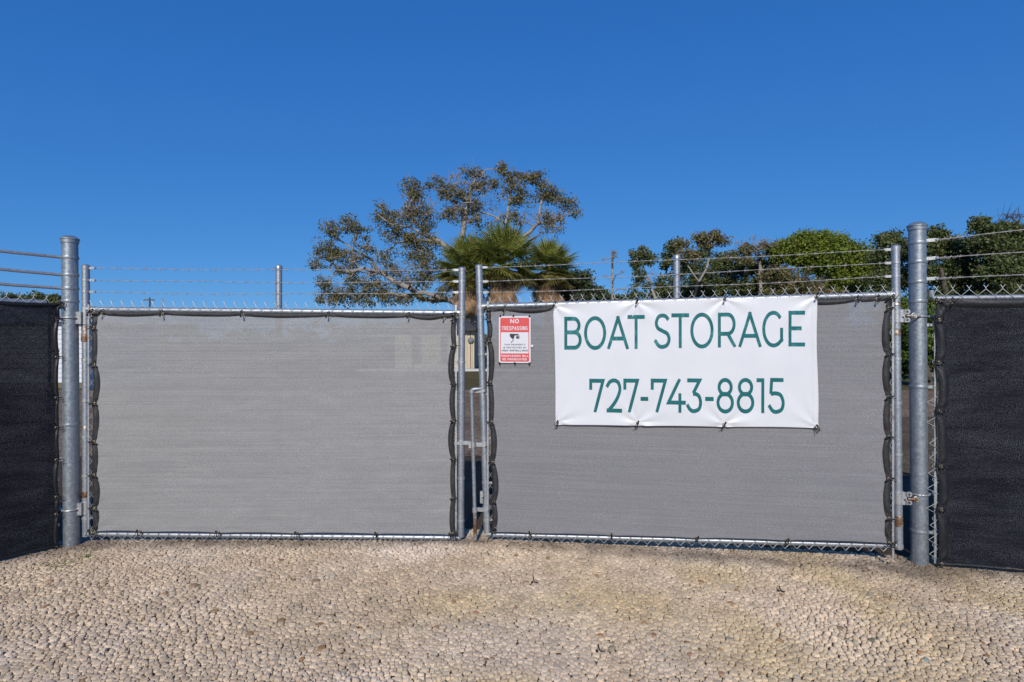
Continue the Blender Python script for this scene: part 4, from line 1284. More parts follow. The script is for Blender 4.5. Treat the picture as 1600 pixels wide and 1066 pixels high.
# ------------------------------------------------------------------ trees
def leaf_cloud(mb_v, centres, n_per, spread, size, rs, tint_f, flat=.8, elong=1.5):
    """vectorised small leaf quads around the clump centres -> arrays"""
    C = np.repeat(np.array(centres), n_per, axis=0)
    n = len(C)
    sp = np.repeat(np.array(spread), n_per) if np.ndim(spread) else spread
    d = rs.normal(0, 1, (n, 3)); d /= np.linalg.norm(d, axis=1)[:, None]
    rad = rs.random(n) ** .45
    C = C + d * (rad * sp)[:, None] * np.array([1, 1, flat])
    a = rs.normal(0, 1, (n, 3)); a /= np.linalg.norm(a, axis=1)[:, None]
    b = np.cross(a, rs.normal(0, 1, (n, 3))); b /= np.linalg.norm(b, axis=1)[:, None]
    s = size * (.6 + .8 * rs.random(n))[:, None]
    a = a * s * elong / 2; b = b * s / 2
    V = np.stack([C - a, C - a * .1 + b, C + a, C - a * .1 - b], 1)     # kite-shaped leaf
    t = tint_f(n, d, rad)
    mb_v.append((V, t))

def cloud_object(name, parts, material, parent=None, origin=(0, 0, 0)):
    V = np.concatenate([p[0] for p in parts]).reshape(-1, 3) - np.array(origin)
    T = np.repeat(np.concatenate([p[1] for p in parts]), 4)
    n = len(V) // 4
    me = bpy.data.meshes.new(name)
    me.vertices.add(len(V)); me.vertices.foreach_set('co', V.ravel().astype(np.float32))
    me.loops.add(len(V)); me.loops.foreach_set('vertex_index', np.arange(len(V), dtype=np.int32))
    me.polygons.add(n); me.polygons.foreach_set('loop_start', (np.arange(n) * 4).astype(np.int32))
    me.update(calc_edges=True)
    at = me.attributes.new('tint', 'FLOAT', 'POINT'); at.data.foreach_set('value', T.astype(np.float32))
    me.materials.append(material)
    o = bpy.data.objects.new(name, me); COL.objects.link(o)
    if parent is not None: o.parent = parent
    return o

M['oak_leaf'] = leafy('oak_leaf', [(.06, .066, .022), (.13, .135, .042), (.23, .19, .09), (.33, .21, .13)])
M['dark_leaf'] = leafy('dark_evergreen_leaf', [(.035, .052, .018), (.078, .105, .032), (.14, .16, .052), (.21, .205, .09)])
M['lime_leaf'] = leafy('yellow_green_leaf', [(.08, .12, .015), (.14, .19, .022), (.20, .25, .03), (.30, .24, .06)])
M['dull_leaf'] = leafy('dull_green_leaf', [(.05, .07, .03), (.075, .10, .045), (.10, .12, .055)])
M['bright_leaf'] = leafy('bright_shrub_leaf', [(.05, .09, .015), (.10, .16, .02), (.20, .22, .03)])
M['bark'] = noisy('pale_grey_bark', (.20, .165, .14), (.42, .37, .32), 3, .9, bump=.6, stretch=(1, 1, .3))
M['bark_dark'] = noisy('dark_bark', (.06, .05, .04), (.14, .115, .09), 4, .9, bump=.6)
M['bark_bare'] = noisy('bleached_bark', (.24, .20, .17), (.36, .31, .27), 4, .9)

def grow_tree(name, label, cat, D, base_px, limbs, blobs, leafm, barkm, seed, clump_r=.42, leaf=.13, per=42, r_leaf=.012, r_pow=.5,
              dz=1.0, density=1.0, flat=.8, group=None, depth=.8, grow=1.0, bare=(), rmax=.45, twig=True, bdepth=0.0):
    """limbs: pixel polylines (main scaffold, first starts at the foot); blobs: (px,py,rx,ry,count) foliage masses.
    Each leaf clump is wired to the nearest limb by its own branch, branch thickness follows what it carries."""
    rs = np.random.default_rng(seed); rr = random.Random(seed)
    k = D / F
    foot = P(base_px, 533, D); foot.z = 0
    t = thing(name, label, cat, foot, group)
    nodes = []; parent = []; load = []
    def addn(p, par): nodes.append(Vector(p)); parent.append(par); load.append(0.0); return len(nodes) - 1
    root = addn(foot, -1)
    for li, pl in enumerate(limbs):
        pts = [P(x, y, D + (rr.uniform(-1, 1) * dz if i else 0)) for i, (x, y) in enumerate(pl)]
        if li == 0: cur = root
        else:
            cur = min(range(len(nodes)), key=lambda i: (nodes[i] - pts[0]).length)
        prev = nodes[cur]
        for p in pts:
            L = (p - prev).length; n = max(1, int(L / .45))
            for q in range(1, n + 1):
                f = q / n
                j = Vector((rr.uniform(-1, 1), rr.uniform(-1, 1), rr.uniform(-1, 1))) * .07 * (1 if q < n else 0)
                cur = addn(prev.lerp(p, f) + j, cur)
            prev = p
    att = []
    for (bx, by, rx, ry, cnt) in blobs:
        c = P(bx, by, D + bdepth * rr.uniform(-1, 1)); m = max(1, int(cnt * density))
        for _ in range(m):
            d = Vector((rr.gauss(0, 1), rr.gauss(0, 1), rr.gauss(0, 1))).normalized() * (rr.random() ** .4)
            att.append((c + Vector((d.x * rx * k * grow, d.y * (rx + ry) / 2 * k * depth, d.z * ry * k * grow)), 1))
    for (bx, by, rx, ry, cnt) in bare:
        c = P(bx, by, D)
        for _ in range(cnt):
            d = Vector((rr.gauss(0, 1), rr.gauss(0, 1), rr.gauss(0, 1))).normalized() * (rr.random() ** .4)
            att.append((c + Vector((d.x * rx * k, d.y * rx * k * .6, d.z * ry * k)), 0))
    arr = np.array([tuple(a[0]) for a in att])
    limb_nodes = np.array([tuple(n) for n in nodes])
    dist = np.array([np.min(np.linalg.norm(limb_nodes - a, axis=1)) for a in arr])
    order = np.argsort(dist)
    cap = len(nodes) + len(att) * 8 + 10
    NA = np.zeros((cap, 3)); NA[:len(nodes)] = limb_nodes; nn = len(nodes)
    zmin = min(p[0].z for p in att) if att else 0
    for oi in order:
        a = Vector(arr[oi])
        dd = NA[:nn] - arr[oi]
        pen = np.linalg.norm(dd, axis=1) + np.maximum(0, dd[:, 2]) * .6 + (NA[:nn, 2] < zmin - 2.5) * 3
        i = int(np.argmin(pen)); s = nodes[i]
        L = (a - s).length; n = max(1, min(7, int(L / .35)))
        cur = i; bend = Vector((rr.uniform(-1, 1), rr.uniform(-1, 1), rr.uniform(-.2, 1))) * L * .13
        for q in range(1, n + 1):
            f = q / n
            p = s.lerp(a, f) + bend * math.sin(math.pi * f) + Vector((rr.uniform(-1, 1), rr.uniform(-1, 1), rr.uniform(-1, 1))) * .04
            cur = addn(p, cur); NA[nn] = tuple(p); nn += 1
        load[cur] += 1
    for i in range(len(nodes) - 1, 0, -1): load[parent[i]] += load[i]
    rad = [min(rmax, r_leaf * max(1, l) ** r_pow) for l in load]
    # tapered bark frusta
    mb = MB()
    for i in range(1, len(nodes)):
        if load[i] == 0: continue
        a, b = nodes[parent[i]], nodes[i]
        if (b - a).length < 1e-4: continue
        ra = min(rad[parent[i]], rad[i] * 1.35); n = 8 if rad[i] > .06 else 5 if rad[i] > .02 else 4
        mb.tube([a, b], [ra, rad[i]], n, caps=False)
    # fine twigs inside clumps
    if twig:
        for (p, lf) in att:
            for _ in range(3 if lf else 5):
                e = p + Vector((rr.gauss(0, 1), rr.gauss(0, 1), rr.gauss(.2, 1))) * clump_r * .55
                mb.tube([p, (p + e) / 2 + Vector((0, 0, .03)), e], [r_leaf * .8, r_leaf * .6, r_leaf * .35], 3, caps=False)
    obj('trunk', mb, barkm, t, edge=False)
    cs = [tuple(p) for p, lf in att if lf]
    if cs:
        parts = []
        base = rs.random(len(cs))
        spr = clump_r * (.65 + .7 * rs.random(len(cs)))
        bt_ = np.repeat(base, per)
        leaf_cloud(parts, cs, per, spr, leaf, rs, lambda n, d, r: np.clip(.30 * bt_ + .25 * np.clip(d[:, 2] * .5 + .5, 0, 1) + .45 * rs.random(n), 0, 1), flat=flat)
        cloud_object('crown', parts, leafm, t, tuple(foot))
    return t

# the big live oak
grow_tree('oak_tree', 'large spreading live oak with bare pale limbs behind the palms', 'tree', 44, 741,
  [[(741, 500), (735, 470), (728, 430), (722, 400), (722, 370), (727, 335), (735, 300), (742, 280)],
   [(733, 478), (705, 470), (680, 462), (655, 457), (630, 462), (600, 455), (560, 460)],
   [(705, 470), (660, 468), (640, 450), (610, 436), (592, 425), (580, 405), (560, 395), (530, 375)],
   [(592, 425), (570, 420), (535, 425), (510, 405)],
   [(728, 430), (705, 392), (688, 378), (672, 372), (650, 350), (635, 325), (640, 300)],
   [(688, 378), (655, 375), (620, 380), (590, 400), (575, 395)],
   [(672, 372), (640, 355), (610, 350), (590, 335)],
   [(728, 440), (765, 410), (795, 378), (790, 350), (795, 320), (800, 295)],
   [(795, 378), (818, 372), (840, 350), (862, 348), (885, 335)],
   [(795, 378), (808, 372), (820, 366), (835, 375)],
   [(840, 350), (845, 320), (850, 295)], [(790, 350), (765, 335), (745, 330)], [(742, 280), (760, 265), (785, 262)], [(727, 335), (700, 310), (690, 290)]],
  [(505, 388, 14, 12, 7), (520, 360, 16, 14, 9), (500, 412, 12, 12, 6), (530, 395, 22, 16, 11), (548, 410, 26, 18, 13), (560, 362, 20, 12, 8), (575, 385, 18, 14, 6),
   (597, 335, 16, 12, 9), (612, 350, 22, 14, 12), (625, 372, 26, 12, 15), (640, 288, 10, 10, 6), (648, 305, 14, 12, 8), (640, 330, 22, 15, 13), (665, 345, 22, 18, 14), (662, 372, 22, 12, 9),
   (680, 286, 12, 9, 7), (700, 305, 12, 8, 5), (712, 302, 16, 9, 8), (728, 322, 24, 14, 14), (705, 335, 18, 12, 8), (742, 272, 18, 8, 7), (758, 290, 18, 9, 8), (783, 262, 12, 6, 5), (742, 345, 22, 14, 8),
   (803, 280, 16, 11, 11), (800, 305, 16, 12, 9), (832, 278, 16, 10, 10), (848, 300, 18, 14, 11), (822, 310, 16, 12, 7), (870, 308, 18, 10, 9), (888, 318, 12, 8, 6), (895, 330, 7, 6, 3), (862, 340, 18, 12, 7), (800, 342, 20, 12, 6), (855, 358, 18, 8, 4),
   (655, 400, 18, 12, 10), (665, 420, 20, 14, 12), (690, 415, 20, 20, 9), (640, 440, 26, 12, 14), (600, 448, 26, 12, 12), (555, 450, 26, 10, 10), (525, 462, 24, 8, 9), (585, 465, 34, 8, 9), (640, 466, 34, 8, 9), (560, 432, 24, 10, 8), (610, 425, 14, 10, 4), (505, 440, 14, 14, 7), (560, 472, 60, 6, 12), (690, 450, 22, 18, 12), (665, 385, 30, 16, 10), (605, 405, 24, 14, 6), (540, 345, 12, 8, 4)],
  M['oak_leaf'], M['bark'], 11, clump_r=.58, leaf=.105, per=62, r_leaf=.018, r_pow=.46, dz=1.2, grow=1.22, bare=[(730, 285, 46, 22, 60), (840, 350, 60, 26, 60), (760, 325, 60, 30, 50), (560, 410, 70, 40, 50), (660, 330, 50, 40, 40), (640, 430, 90, 30, 60)], rmax=.27, density=1.25)

T2 = [
 ('oak_tree', 'small oak with dark leaf tufts left of the centre post on the right gate', 34, 1030,
  [[(1030, 520), (1025, 470), (1015, 440), (1005, 415)], [(1025, 470), (1040, 430), (1046, 400)], [(1015, 440), (995, 425), (990, 410)]],
  [(1000, 398, 15, 10, 14), (1012, 405, 12, 8, 8), (990, 412, 12, 8, 8), (1000, 430, 14, 10, 9), (1046, 393, 12, 10, 12), (1052, 380, 7, 5, 5), (1040, 412, 14, 9, 9), (1005, 455, 22, 12, 14), (1040, 445, 22, 18, 22), (1062, 420, 14, 20, 16)], 'dark_leaf', 'bark', 21),
 ('oak_tree', 'leaning oak with pale forked trunk right of the centre post on the right gate', 33, 1082,
  [[(1082, 520), (1084, 465), (1092, 440), (1104, 420), (1108, 400), (1108, 380)], [(1104, 420), (1118, 408), (1128, 402)], [(1092, 440), (1078, 420), (1066, 402)]],
  [(1065, 382, 9, 7, 8), (1090, 372, 10, 7, 9), (1113, 368, 12, 7, 11), (1128, 377, 8, 5, 5), (1105, 385, 14, 8, 8), (1075, 400, 20, 10, 14)], 'oak_leaf', 'bark_bare', 22),
 ('tree', 'dark mixed evergreen tree filling the gap behind the leaning oak', 38, 1150,
  [[(1150, 520), (1150, 460), (1140, 430)], [(1150, 460), (1190, 430)]],
  [(1095, 425, 40, 22, 60), (1140, 425, 40, 22, 70), (1185, 425, 38, 24, 70), (1120, 452, 60, 16, 110), (1190, 452, 50, 16, 80), (1060, 460, 40, 10, 50), (1130, 405, 30, 12, 30), (1090, 397, 26, 7, 14)], 'dark_leaf', 'bark_dark', 23),
 ('tree', 'grey twiggy tree rising left of the bright green dome', 36, 1188,
  [[(1188, 520), (1188, 440), (1186, 405), (1185, 390)]],
  [(1180, 392, 30, 12, 20), (1215, 400, 20, 14, 18), (1160, 405, 22, 10, 14)], 'oak_leaf', 'bark', 24),
 ('tree', 'broad domed yellow green tree standing above the right gate', 36, 1280,
  [[(1280, 520), (1280, 450), (1275, 420)], [(1280, 450), (1320, 420)]],
  [(1272, 382, 54, 15, 130), (1262, 396, 62, 18, 110), (1325, 396, 34, 14, 70), (1345, 416, 30, 20, 60), (1325, 440, 36, 22, 90), (1290, 415, 50, 16, 60), (1215, 395, 16, 12, 20)], 'lime_leaf', 'bark_dark', 25),
 ('tree', 'dark brown green tree below the left side of the green dome', 34, 1235,
  [[(1235, 520), (1240, 460), (1230, 435)]],
  [(1215, 432, 32, 14, 50), (1260, 445, 30, 12, 34), (1235, 458, 56, 10, 70), (1290, 462, 40, 8, 40)], 'oak_leaf', 'bark_dark', 26),
 ('oak_tree', 'dark oak just left of the right gate post', 31, 1392,
  [[(1392, 540), (1390, 460), (1388, 410)]],
  [(1385, 375, 18, 10, 16), (1400, 372, 14, 9, 12), (1382, 400, 24, 18, 44), (1400, 430, 28, 24, 66), (1375, 445, 22, 22, 44), (1410, 395, 14, 18, 24)], 'dark_leaf', 'bark_dark', 27),
 ('oak_tree', 'dense dark oak directly right of the right gate post', 29, 1480,
  [[(1480, 540), (1478, 460), (1470, 420)], [(1478, 460), (1510, 410)]],
  [(1462, 366, 18, 9, 20), (1445, 385, 18, 16, 28), (1480, 385, 28, 18, 50), (1510, 390, 28, 20, 52), (1470, 425, 40, 24, 90), (1520, 430, 36, 24, 80), (1490, 460, 70, 14, 80)], 'dark_leaf', 'bark_dark', 28),
 ('oak_tree', 'tallest dense oak at the right edge with twiggy top', 27, 1570,
  [[(1570, 540), (1570, 460), (1560, 410)], [(1570, 460), (1600, 400)]],
  [(1530, 352, 14, 8, 15), (1560, 362, 24, 9, 30), (1595, 362, 28, 12, 40), (1550, 385, 34, 16, 60), (1600, 390, 40, 20, 80), (1565, 425, 40, 26, 90), (1625, 425, 40, 34, 90), (1590, 460, 60, 18, 90)], 'dark_leaf', 'bark_dark', 29),
]
BARE = {24: [(1182, 385, 36, 16, 50), (1230, 395, 20, 12, 14)], 29: [(1585, 342, 24, 12, 22)], 22: [(1110, 375, 26, 14, 12)], 26: [(1240, 430, 50, 18, 26)], 21: [(1020, 440, 30, 24, 14)]}
for nm, lab, D, bx, limbs, blobs, lm, bm, sd_ in T2:
    if sd_ not in (22, 24): blobs = blobs + [(bx, 488, 40, 16, 36), (bx + 8, 512, 34, 14, 22)]
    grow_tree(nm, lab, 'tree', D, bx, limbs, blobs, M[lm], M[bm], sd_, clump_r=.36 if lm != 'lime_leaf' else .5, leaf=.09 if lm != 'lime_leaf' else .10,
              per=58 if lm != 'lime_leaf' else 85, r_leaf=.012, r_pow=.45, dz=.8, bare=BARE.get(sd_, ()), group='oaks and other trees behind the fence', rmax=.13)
grow_tree('tree', 'rounded dull green tree sloping down right of the palms', 'tree', 42, 895,
  [[(895, 520), (895, 470), (890, 450)]], [(880, 445, 30, 22, 80), (905, 440, 24, 18, 60), (925, 458, 18, 12, 40), (870, 425, 16, 12, 20), (895, 465, 40, 10, 50)], M['dull_leaf'], M['bark_dark'], 31, clump_r=.45, leaf=.12, per=40)
grow_tree('tree', 'small far tree between the palms and the bare snag', 'tree', 60, 940,
  [[(940, 520), (940, 470)]], [(935, 456, 12, 6, 18), (945, 466, 22, 6, 24), (975, 467, 18, 5, 16)], M['dark_leaf'], M['bark_dark'], 32, clump_r=.5, leaf=.16, per=30)
# bare snag
grow_tree('dead_tree', 'bare dead trunk with a few stubby branches against the sky', 'tree', 42, 957,
  [[(957, 520), (957, 470), (958, 440), (957, 420), (959, 392)], [(957, 447), (951, 432), (944, 430)], [(957, 440), (962, 430), (972, 426)], [(958, 420), (950, 410), (940, 406)], [(957, 457), (966, 452), (975, 452)]],
  [], M['oak_leaf'], M['bark_bare'], 33, bare=[(959, 396, 3, 4, 16), (942, 407, 3, 3, 3), (973, 426, 3, 2, 3), (945, 431, 2, 2, 2), (975, 452, 3, 2, 3), (960, 400, 7, 5, 8)], clump_r=.22, r_leaf=.018, r_pow=.5, rmax=.075)
# hedge seen in the slots beside the right post
for i, (bx, D, lab) in enumerate(((1395, 22, 'bright green shrub seen through the slot left of the right gate post'), (1450, 21, 'leafy shrub behind the right gate post and its fence'), (1530, 22, 'green shrub hidden behind the black right hand screen'))):
    grow_tree('shrub', lab, 'shrub', D, bx, [[(bx, 590), (bx, 560)]], [(bx, 520, 34, 34, 60), (bx, 565, 36, 26, 50), (bx + 4, 485, 34, 22, 50)], M['bright_leaf'] if i < 2 else M['dull_leaf'], M['bark_dark'], 41 + i, clump_r=.26, leaf=.085, per=36, group='shrubs behind the right gate post', dz=.2)
for i, (bx, rx) in enumerate(((20, 26), (58, 22), (85, 12))):
    grow_tree('tree', ('far tree above the left end of the black left screen', 'far tree above the middle of the black left screen', 'far low tree beside the top of the left gate post')[i], 'tree', 60, bx,
      [[(bx, 520), (bx, 480)]], [(bx, 465 + 2 * i, rx, 8, 30), (bx, 475, rx, 8, 20)], M['dark_leaf'], M['bark_dark'], 51 + i, clump_r=.5, leaf=.15, per=30, group='far trees on the left')

# far tree belt that closes the horizon behind the lot
rs = np.random.default_rng(77); parts = []
cs = []
for i in range(1500):
    a = rs.random(); x = -110 + 230 * a; cs.append((x, 95 + rs.normal(0, 3), .3 + (3.4 + 1.0 * (x > 20) + 1.1 * math.sin(x * .17) + .7 * math.sin(x * .53)) * rs.random() ** .8))
leaf_cloud(parts, cs, 16, .9, .42, rs, lambda n, d, r: rs.random(n))
o = cloud_object('tree_belt', parts, M['dark_leaf'])
tag(o, 'distant belt of low trees along the horizon behind the lot', 'trees', kind='stuff')

# ------------------------------------------------------------------ cabbage palms
def frond_mesh(seed, dead=False):
    rr = random.Random(seed); mb = MB()
    n = 26
    # petiole along +X, rising then arching
    pet = .85 if not dead else .55
    pts = [(0, 0, 0), (pet * .5, 0, .05), (pet, 0, .02)]
    mb.tube(pts, [.022, .016, .012], 4, caps=False)
    mb.t += [.35 if not dead else .8] * (len(mb.v) - len(mb.t))
    hub = Vector((pet, 0, .02))
    for k in range(n):
        f = (k + .5) / n; a = (f - .5) * R(250 if not dead else 150)
        L = (.98 - .35 * abs(f - .5) * 1.2) * rr.uniform(.88, 1.06)
        if dead: L *= .8
        d = Vector((math.cos(a), math.sin(a), 0)); side = Vector((-d.y, d.x, 0))
        w = .024 if not dead else .020
        droop = rr.uniform(.05, .2) + (.5 if dead else 0) + .10 * abs(f - .5)
        rise = -.10 * abs(f - .5) * 2
        o = len(mb.v); tv = rr.uniform(0, 1)
        for j, (q, ww) in enumerate(((0, .35), (.35, 1.0), (.7, .75), (1.0, .05))):
            c = hub + d * (L * q * (1 - .12 * droop * q)) + Vector((0, 0, rise * q + .05 * math.sin(q * 2) - droop * L * max(0, q - .35) ** 1.6))
            if not dead: c.z -= .16 * q * q * abs(a) / 2
            mb.v += [tuple(c - side * w * ww + Vector((0, 0, .02 * ww))), tuple(c), tuple(c + side * w * ww + Vector((0, 0, .02 * ww)))]
            mb.t += [tv * .6 + .15 * q] * 3
        for j in range(3):
            b = o + j * 3
            mb.f += [(b, b + 1, b + 4, b + 3), (b + 1, b + 2, b + 5, b + 4)]
    return mb.mesh('frond', smooth=False)
M['frond'] = leafy('palm_frond_green', [(.09, .115, .022), (.18, .205, .038), (.30, .30, .07), (.42, .36, .12)], rough=.4, trans=.2)
M['frond_old'] = leafy('palm_frond_yellowing', [(.16, .17, .04), (.26, .22, .06), (.34, .24, .09)], trans=.2)
M['frond_dead'] = leafy('palm_frond_dead', [(.26, .16, .09), (.44, .29, .17), (.62, .45, .30)], trans=.1)
FG = [frond_mesh(s) for s in (1, 2, 3)]; FO = [frond_mesh(s) for s in (4, 5)]; FD = [frond_mesh(s, True) for s in (6, 7)]
for f in FG: f.materials.append(M['frond'])
for f in FO: f.materials.append(M['frond_old'])
for f in FD: f.materials.append(M['frond_dead'])
M['palm_trunk'] = noisy('palm_trunk_boots', (.07, .05, .035), (.20, .14, .09), 9, .9, bump=.8, c3=(.30, .21, .13))

def palm(px, py, D, rpx, label, seed, n_green=52, n_old=26, n_dead=64):
    rr = random.Random(seed)
    c = P(px, py, D); sc = rpx / F * D / 1.75
    t = thing('palm_tree', label, 'palm tree', (c.x, c.y, 0), 'cabbage palms behind the gates')
    mb = MB(); H = c.z
    prof = []
    for k in range(40):
        z = H * k / 39; prof.append((.19 + .05 * (k % 2) * (1 if z > H * .3 else .3) + .04 * (z / H), z))
    mb.lathe((c.x, c.y, 0), prof, 14)
    obj('trunk', mb, M['palm_trunk'], t)
    def put(me, el, az, s, droll):
        d = Vector((math.cos(az) * math.cos(el), math.sin(az) * math.cos(el), math.sin(el)))
        q = d.to_track_quat('X', 'Z') @ Quaternion((1, 0, 0), droll)
        inst('frond', me, c + d * .12 + Vector((0, 0, -.1 if el < 0 else .05)), q, t, (s, s, s))
    for k in range(n_green):
        f = k / n_green
        put(rr.choice(FG), R(84 - 104 * f + rr.uniform(-7, 7)), k * 2.39996 + rr.uniform(-.2, .2), sc * rr.uniform(.9, 1.08), rr.uniform(-.35, .35))
    for k in range(n_old):
        put(rr.choice(FO), R(rr.uniform(-42, -10)), k * 2.4 + rr.uniform(-.3, .3), sc * rr.uniform(.75, .95), rr.uniform(-.5, .5))
    for k in range(n_dead):
        az = k * 2.39996 + rr.uniform(-.4, .4); el = R(rr.uniform(-80, -52)); f = rr.random()
        d = Vector((math.cos(az) * math.cos(el), math.sin(az) * math.cos(el), math.sin(el)))
        q = d.to_track_quat('X', 'Z') @ Quaternion((1, 0, 0), rr.uniform(-1, 1))
        sz = sc * rr.uniform(.7, 1.0)
        inst('frond', rr.choice(FD), c + Vector((math.cos(az) * .32, math.sin(az) * .32, -.1 - 1.7 * f)), q, t, (sz, sz * .8, sz))
    return t
palm(785, 416, 37.5, 68, 'tallest and widest cabbage palm behind the gate, crown above the no trespassing sign', 61)
palm(731, 424, 38.5, 56, 'cabbage palm with shaggy brown skirt standing behind the gap between gate leaves', 62, n_green=44, n_dead=80)
palm(856, 424, 40, 52, 'smaller darker cabbage palm at the right of the palm clump', 63, n_green=44)

# ------------------------------------------------------------------ buildings beyond
M['beige'] = noisy('beige_siding', (.52, .43, .29), (.58, .49, .34), 3, .8)
M['beige_dark'] = noisy('brown_trim', (.16, .12, .07), (.20, .15, .09), 3, .8)
M['roof'] = noisy('dark_shingles', (.035, .034, .035), (.075, .07, .068), 12, .9, bump=.4)
M['glass'] = plain('dark_window_glass', (.03, .035, .04), .1)
M['white_siding'] = noisy('white_siding', (.62, .63, .64), (.72, .73, .74), 3, .7)
M['metal_roof'] = noisy('pale_metal_roof', (.40, .45, .52), (.50, .55, .62), 2, .5)
Dh = 33.0
hx0, hx1 = P(617, 0, Dh).x, P(741, 0, Dh).x
t = thing('storage_building', 'low beige building with battened wall and grey meter behind the gates', 'building', (hx0 / 2 + hx1 / 2, Dh + 2, 0))
hgt = 2.27
mb = MB(); mb.box(((hx0 + hx1) / 2, Dh + 2, hgt / 2), hx1 - hx0, 4, hgt); obj('wall', mb, M['beige'], t, smooth=False)
x = hx0 + .12
while x < hx1:
    mb = MB(); mb.box((x, Dh - .025, hgt / 2 - .01), .07, .05, hgt - .06); obj('batten', mb, M['beige'], t, smooth=False)
    x += .31
mb = MB(); mb.box((P(735.5, 0, Dh).x, Dh - .006, hgt / 2 - .02), .06, .012, hgt - .1); obj('corner_gap', mb, M['beige_dark'], t, smooth=False)
for a_, b_ in ((643, 658), (688, 700)):
    xa, xb = P(a_, 0, Dh).x, P(b_, 0, Dh).x
    mb = MB(); mb.box(((xa + xb) / 2, Dh - .06, 1.2), xb - xa, .06, 1.7); w = obj('window', mb, M['beige_dark'], t, smooth=False)
    mb = MB(); mb.box(((xa + xb) / 2, Dh - .095, 1.2), xb - xa - .12, .01, 1.55); obj('pane', mb, M['glass'], w, smooth=False)
mb = MB(); mc = P(735.5, 532, Dh - .1); mb.lathe(mc + Vector((0, .1, 0)), [(.17, 0), (.17, .12), (.13, .17), (.001, .18)], 20, (0, -1, 0)); obj('meter', mb, plain('grey_meter', (.16, .18, .18), .4), t)
# hip roof
mb = MB(); e = .45; z0, z1 = hgt + .002, 3.35
v = [(hx0 - e, Dh - e, z0), (hx1 + e * .3, Dh - e, z0), (hx1 + e * .3, Dh + 4 + e, z0), (hx0 - e, Dh + 4 + e, z0), (hx0 + 1.6, Dh + 2, z1), (hx1 - 1.2, Dh + 2, z1),
     (hx0 - e, Dh - e, z0 + .14), (hx1 + e * .3, Dh - e, z0 + .14), (hx1 + e * .3, Dh + 4 + e, z0 + .14), (hx0 - e, Dh + 4 + e, z0 + .14)]
mb.add(v, [(0, 3, 2, 1), (0, 1, 7, 6), (1, 2, 8, 7), (2, 3, 9, 8), (3, 0, 6, 9), (6, 7, 5, 4), (7, 8, 5), (8, 9, 4, 5), (9, 6, 4)])
obj('roof', mb, M['roof'], t, smooth=False)
# white building behind the left post
Dw = 20.0; wx0, wx1 = -38.0, P(139, 0, Dw).x
t = thing('white_building', 'white sided building with pale metal roof behind the left gate post', 'building', ((wx0 + wx1) / 2, Dw + 2.5, 0))
n = 12
mb = MB(); mb.box(((wx0 + wx1) / 2, Dw + 2, 1.175), wx1 - wx0, 4, 2.35); obj('wall', mb, M['white_siding'], t, smooth=False)
for k in range(n):
    mb = MB(); mb.box(((wx0 + wx1) / 2, Dw - .014, .3 + k * .17), wx1 - wx0 - .02, .024, .155, Matrix.Rotation(-.08, 3, 'X')); obj('siding_board', mb, M['white_siding'], t, smooth=False)
    mb = MB(); mb.box((wx1 + .014, Dw + 2, .3 + k * .17), .024, 3.98, .155, Matrix.Rotation(-.08, 3, 'Y')); obj('siding_board', mb, M['white_siding'], t, smooth=False)
mb = MB(); mb.box(((wx0 + wx1) / 2, Dw - .03, .12), wx1 - wx0, .04, .2); obj('skirting', mb, M['beige_dark'], t, smooth=False)
mb = MB(); e = .3; z0, z1 = 2.352, 3.3
v = [(wx0 - e, Dw - e, z0), (wx1 + .1, Dw - e, z0), (wx1 + .1, Dw + 4 + e, z0), (wx0 - e, Dw + 4 + e, z0), (wx0 + 2, Dw + 2, z1), (wx1 - 6, Dw + 2, z1)]
mb.add(v, [(0, 3, 2, 1), (0, 1, 5, 4), (1, 2, 5), (2, 3, 4, 5), (3, 0, 4)])
obj('roof', mb, M['metal_roof'], t, smooth=False)

# utility pole and mast far left
t = thing('utility_pole', 'tiny far utility pole with crossarm above the left gate leaf', 'utility pole', P(234, 552, 80) * 1)
t.location.z = 0
b = P(234, 465, 80)
mb = MB(); mb.lathe((b.x, b.y, 0), [(.16, 0), (.11, b.z)], 8); obj('pole', mb, M['bark_dark'], t)
mb = MB(); mb.box((b.x, b.y - .15, b.z - .35), 1.5, .12, .14); obj('crossarm', mb, M['bark_dark'], t, smooth=False)
for s in (-.65, 0.35, .65):
    mb = MB(); mb.lathe((b.x + s, b.y - .15, b.z - .28), [(.05, 0), (.07, .06), (.03, .2)], 6); obj('insulator', mb, M['galv_light'], t)
b = P(254, 466, 70); mb = MB(); mb.lathe((b.x, b.y, 0), [(.07, 0), (.05, b.z)], 8)
o = obj('mast', mb, M['galv'], origin=Vector((b.x, b.y, 0))); tag(o, 'thin bare mast just right of the far utility pole', 'mast')

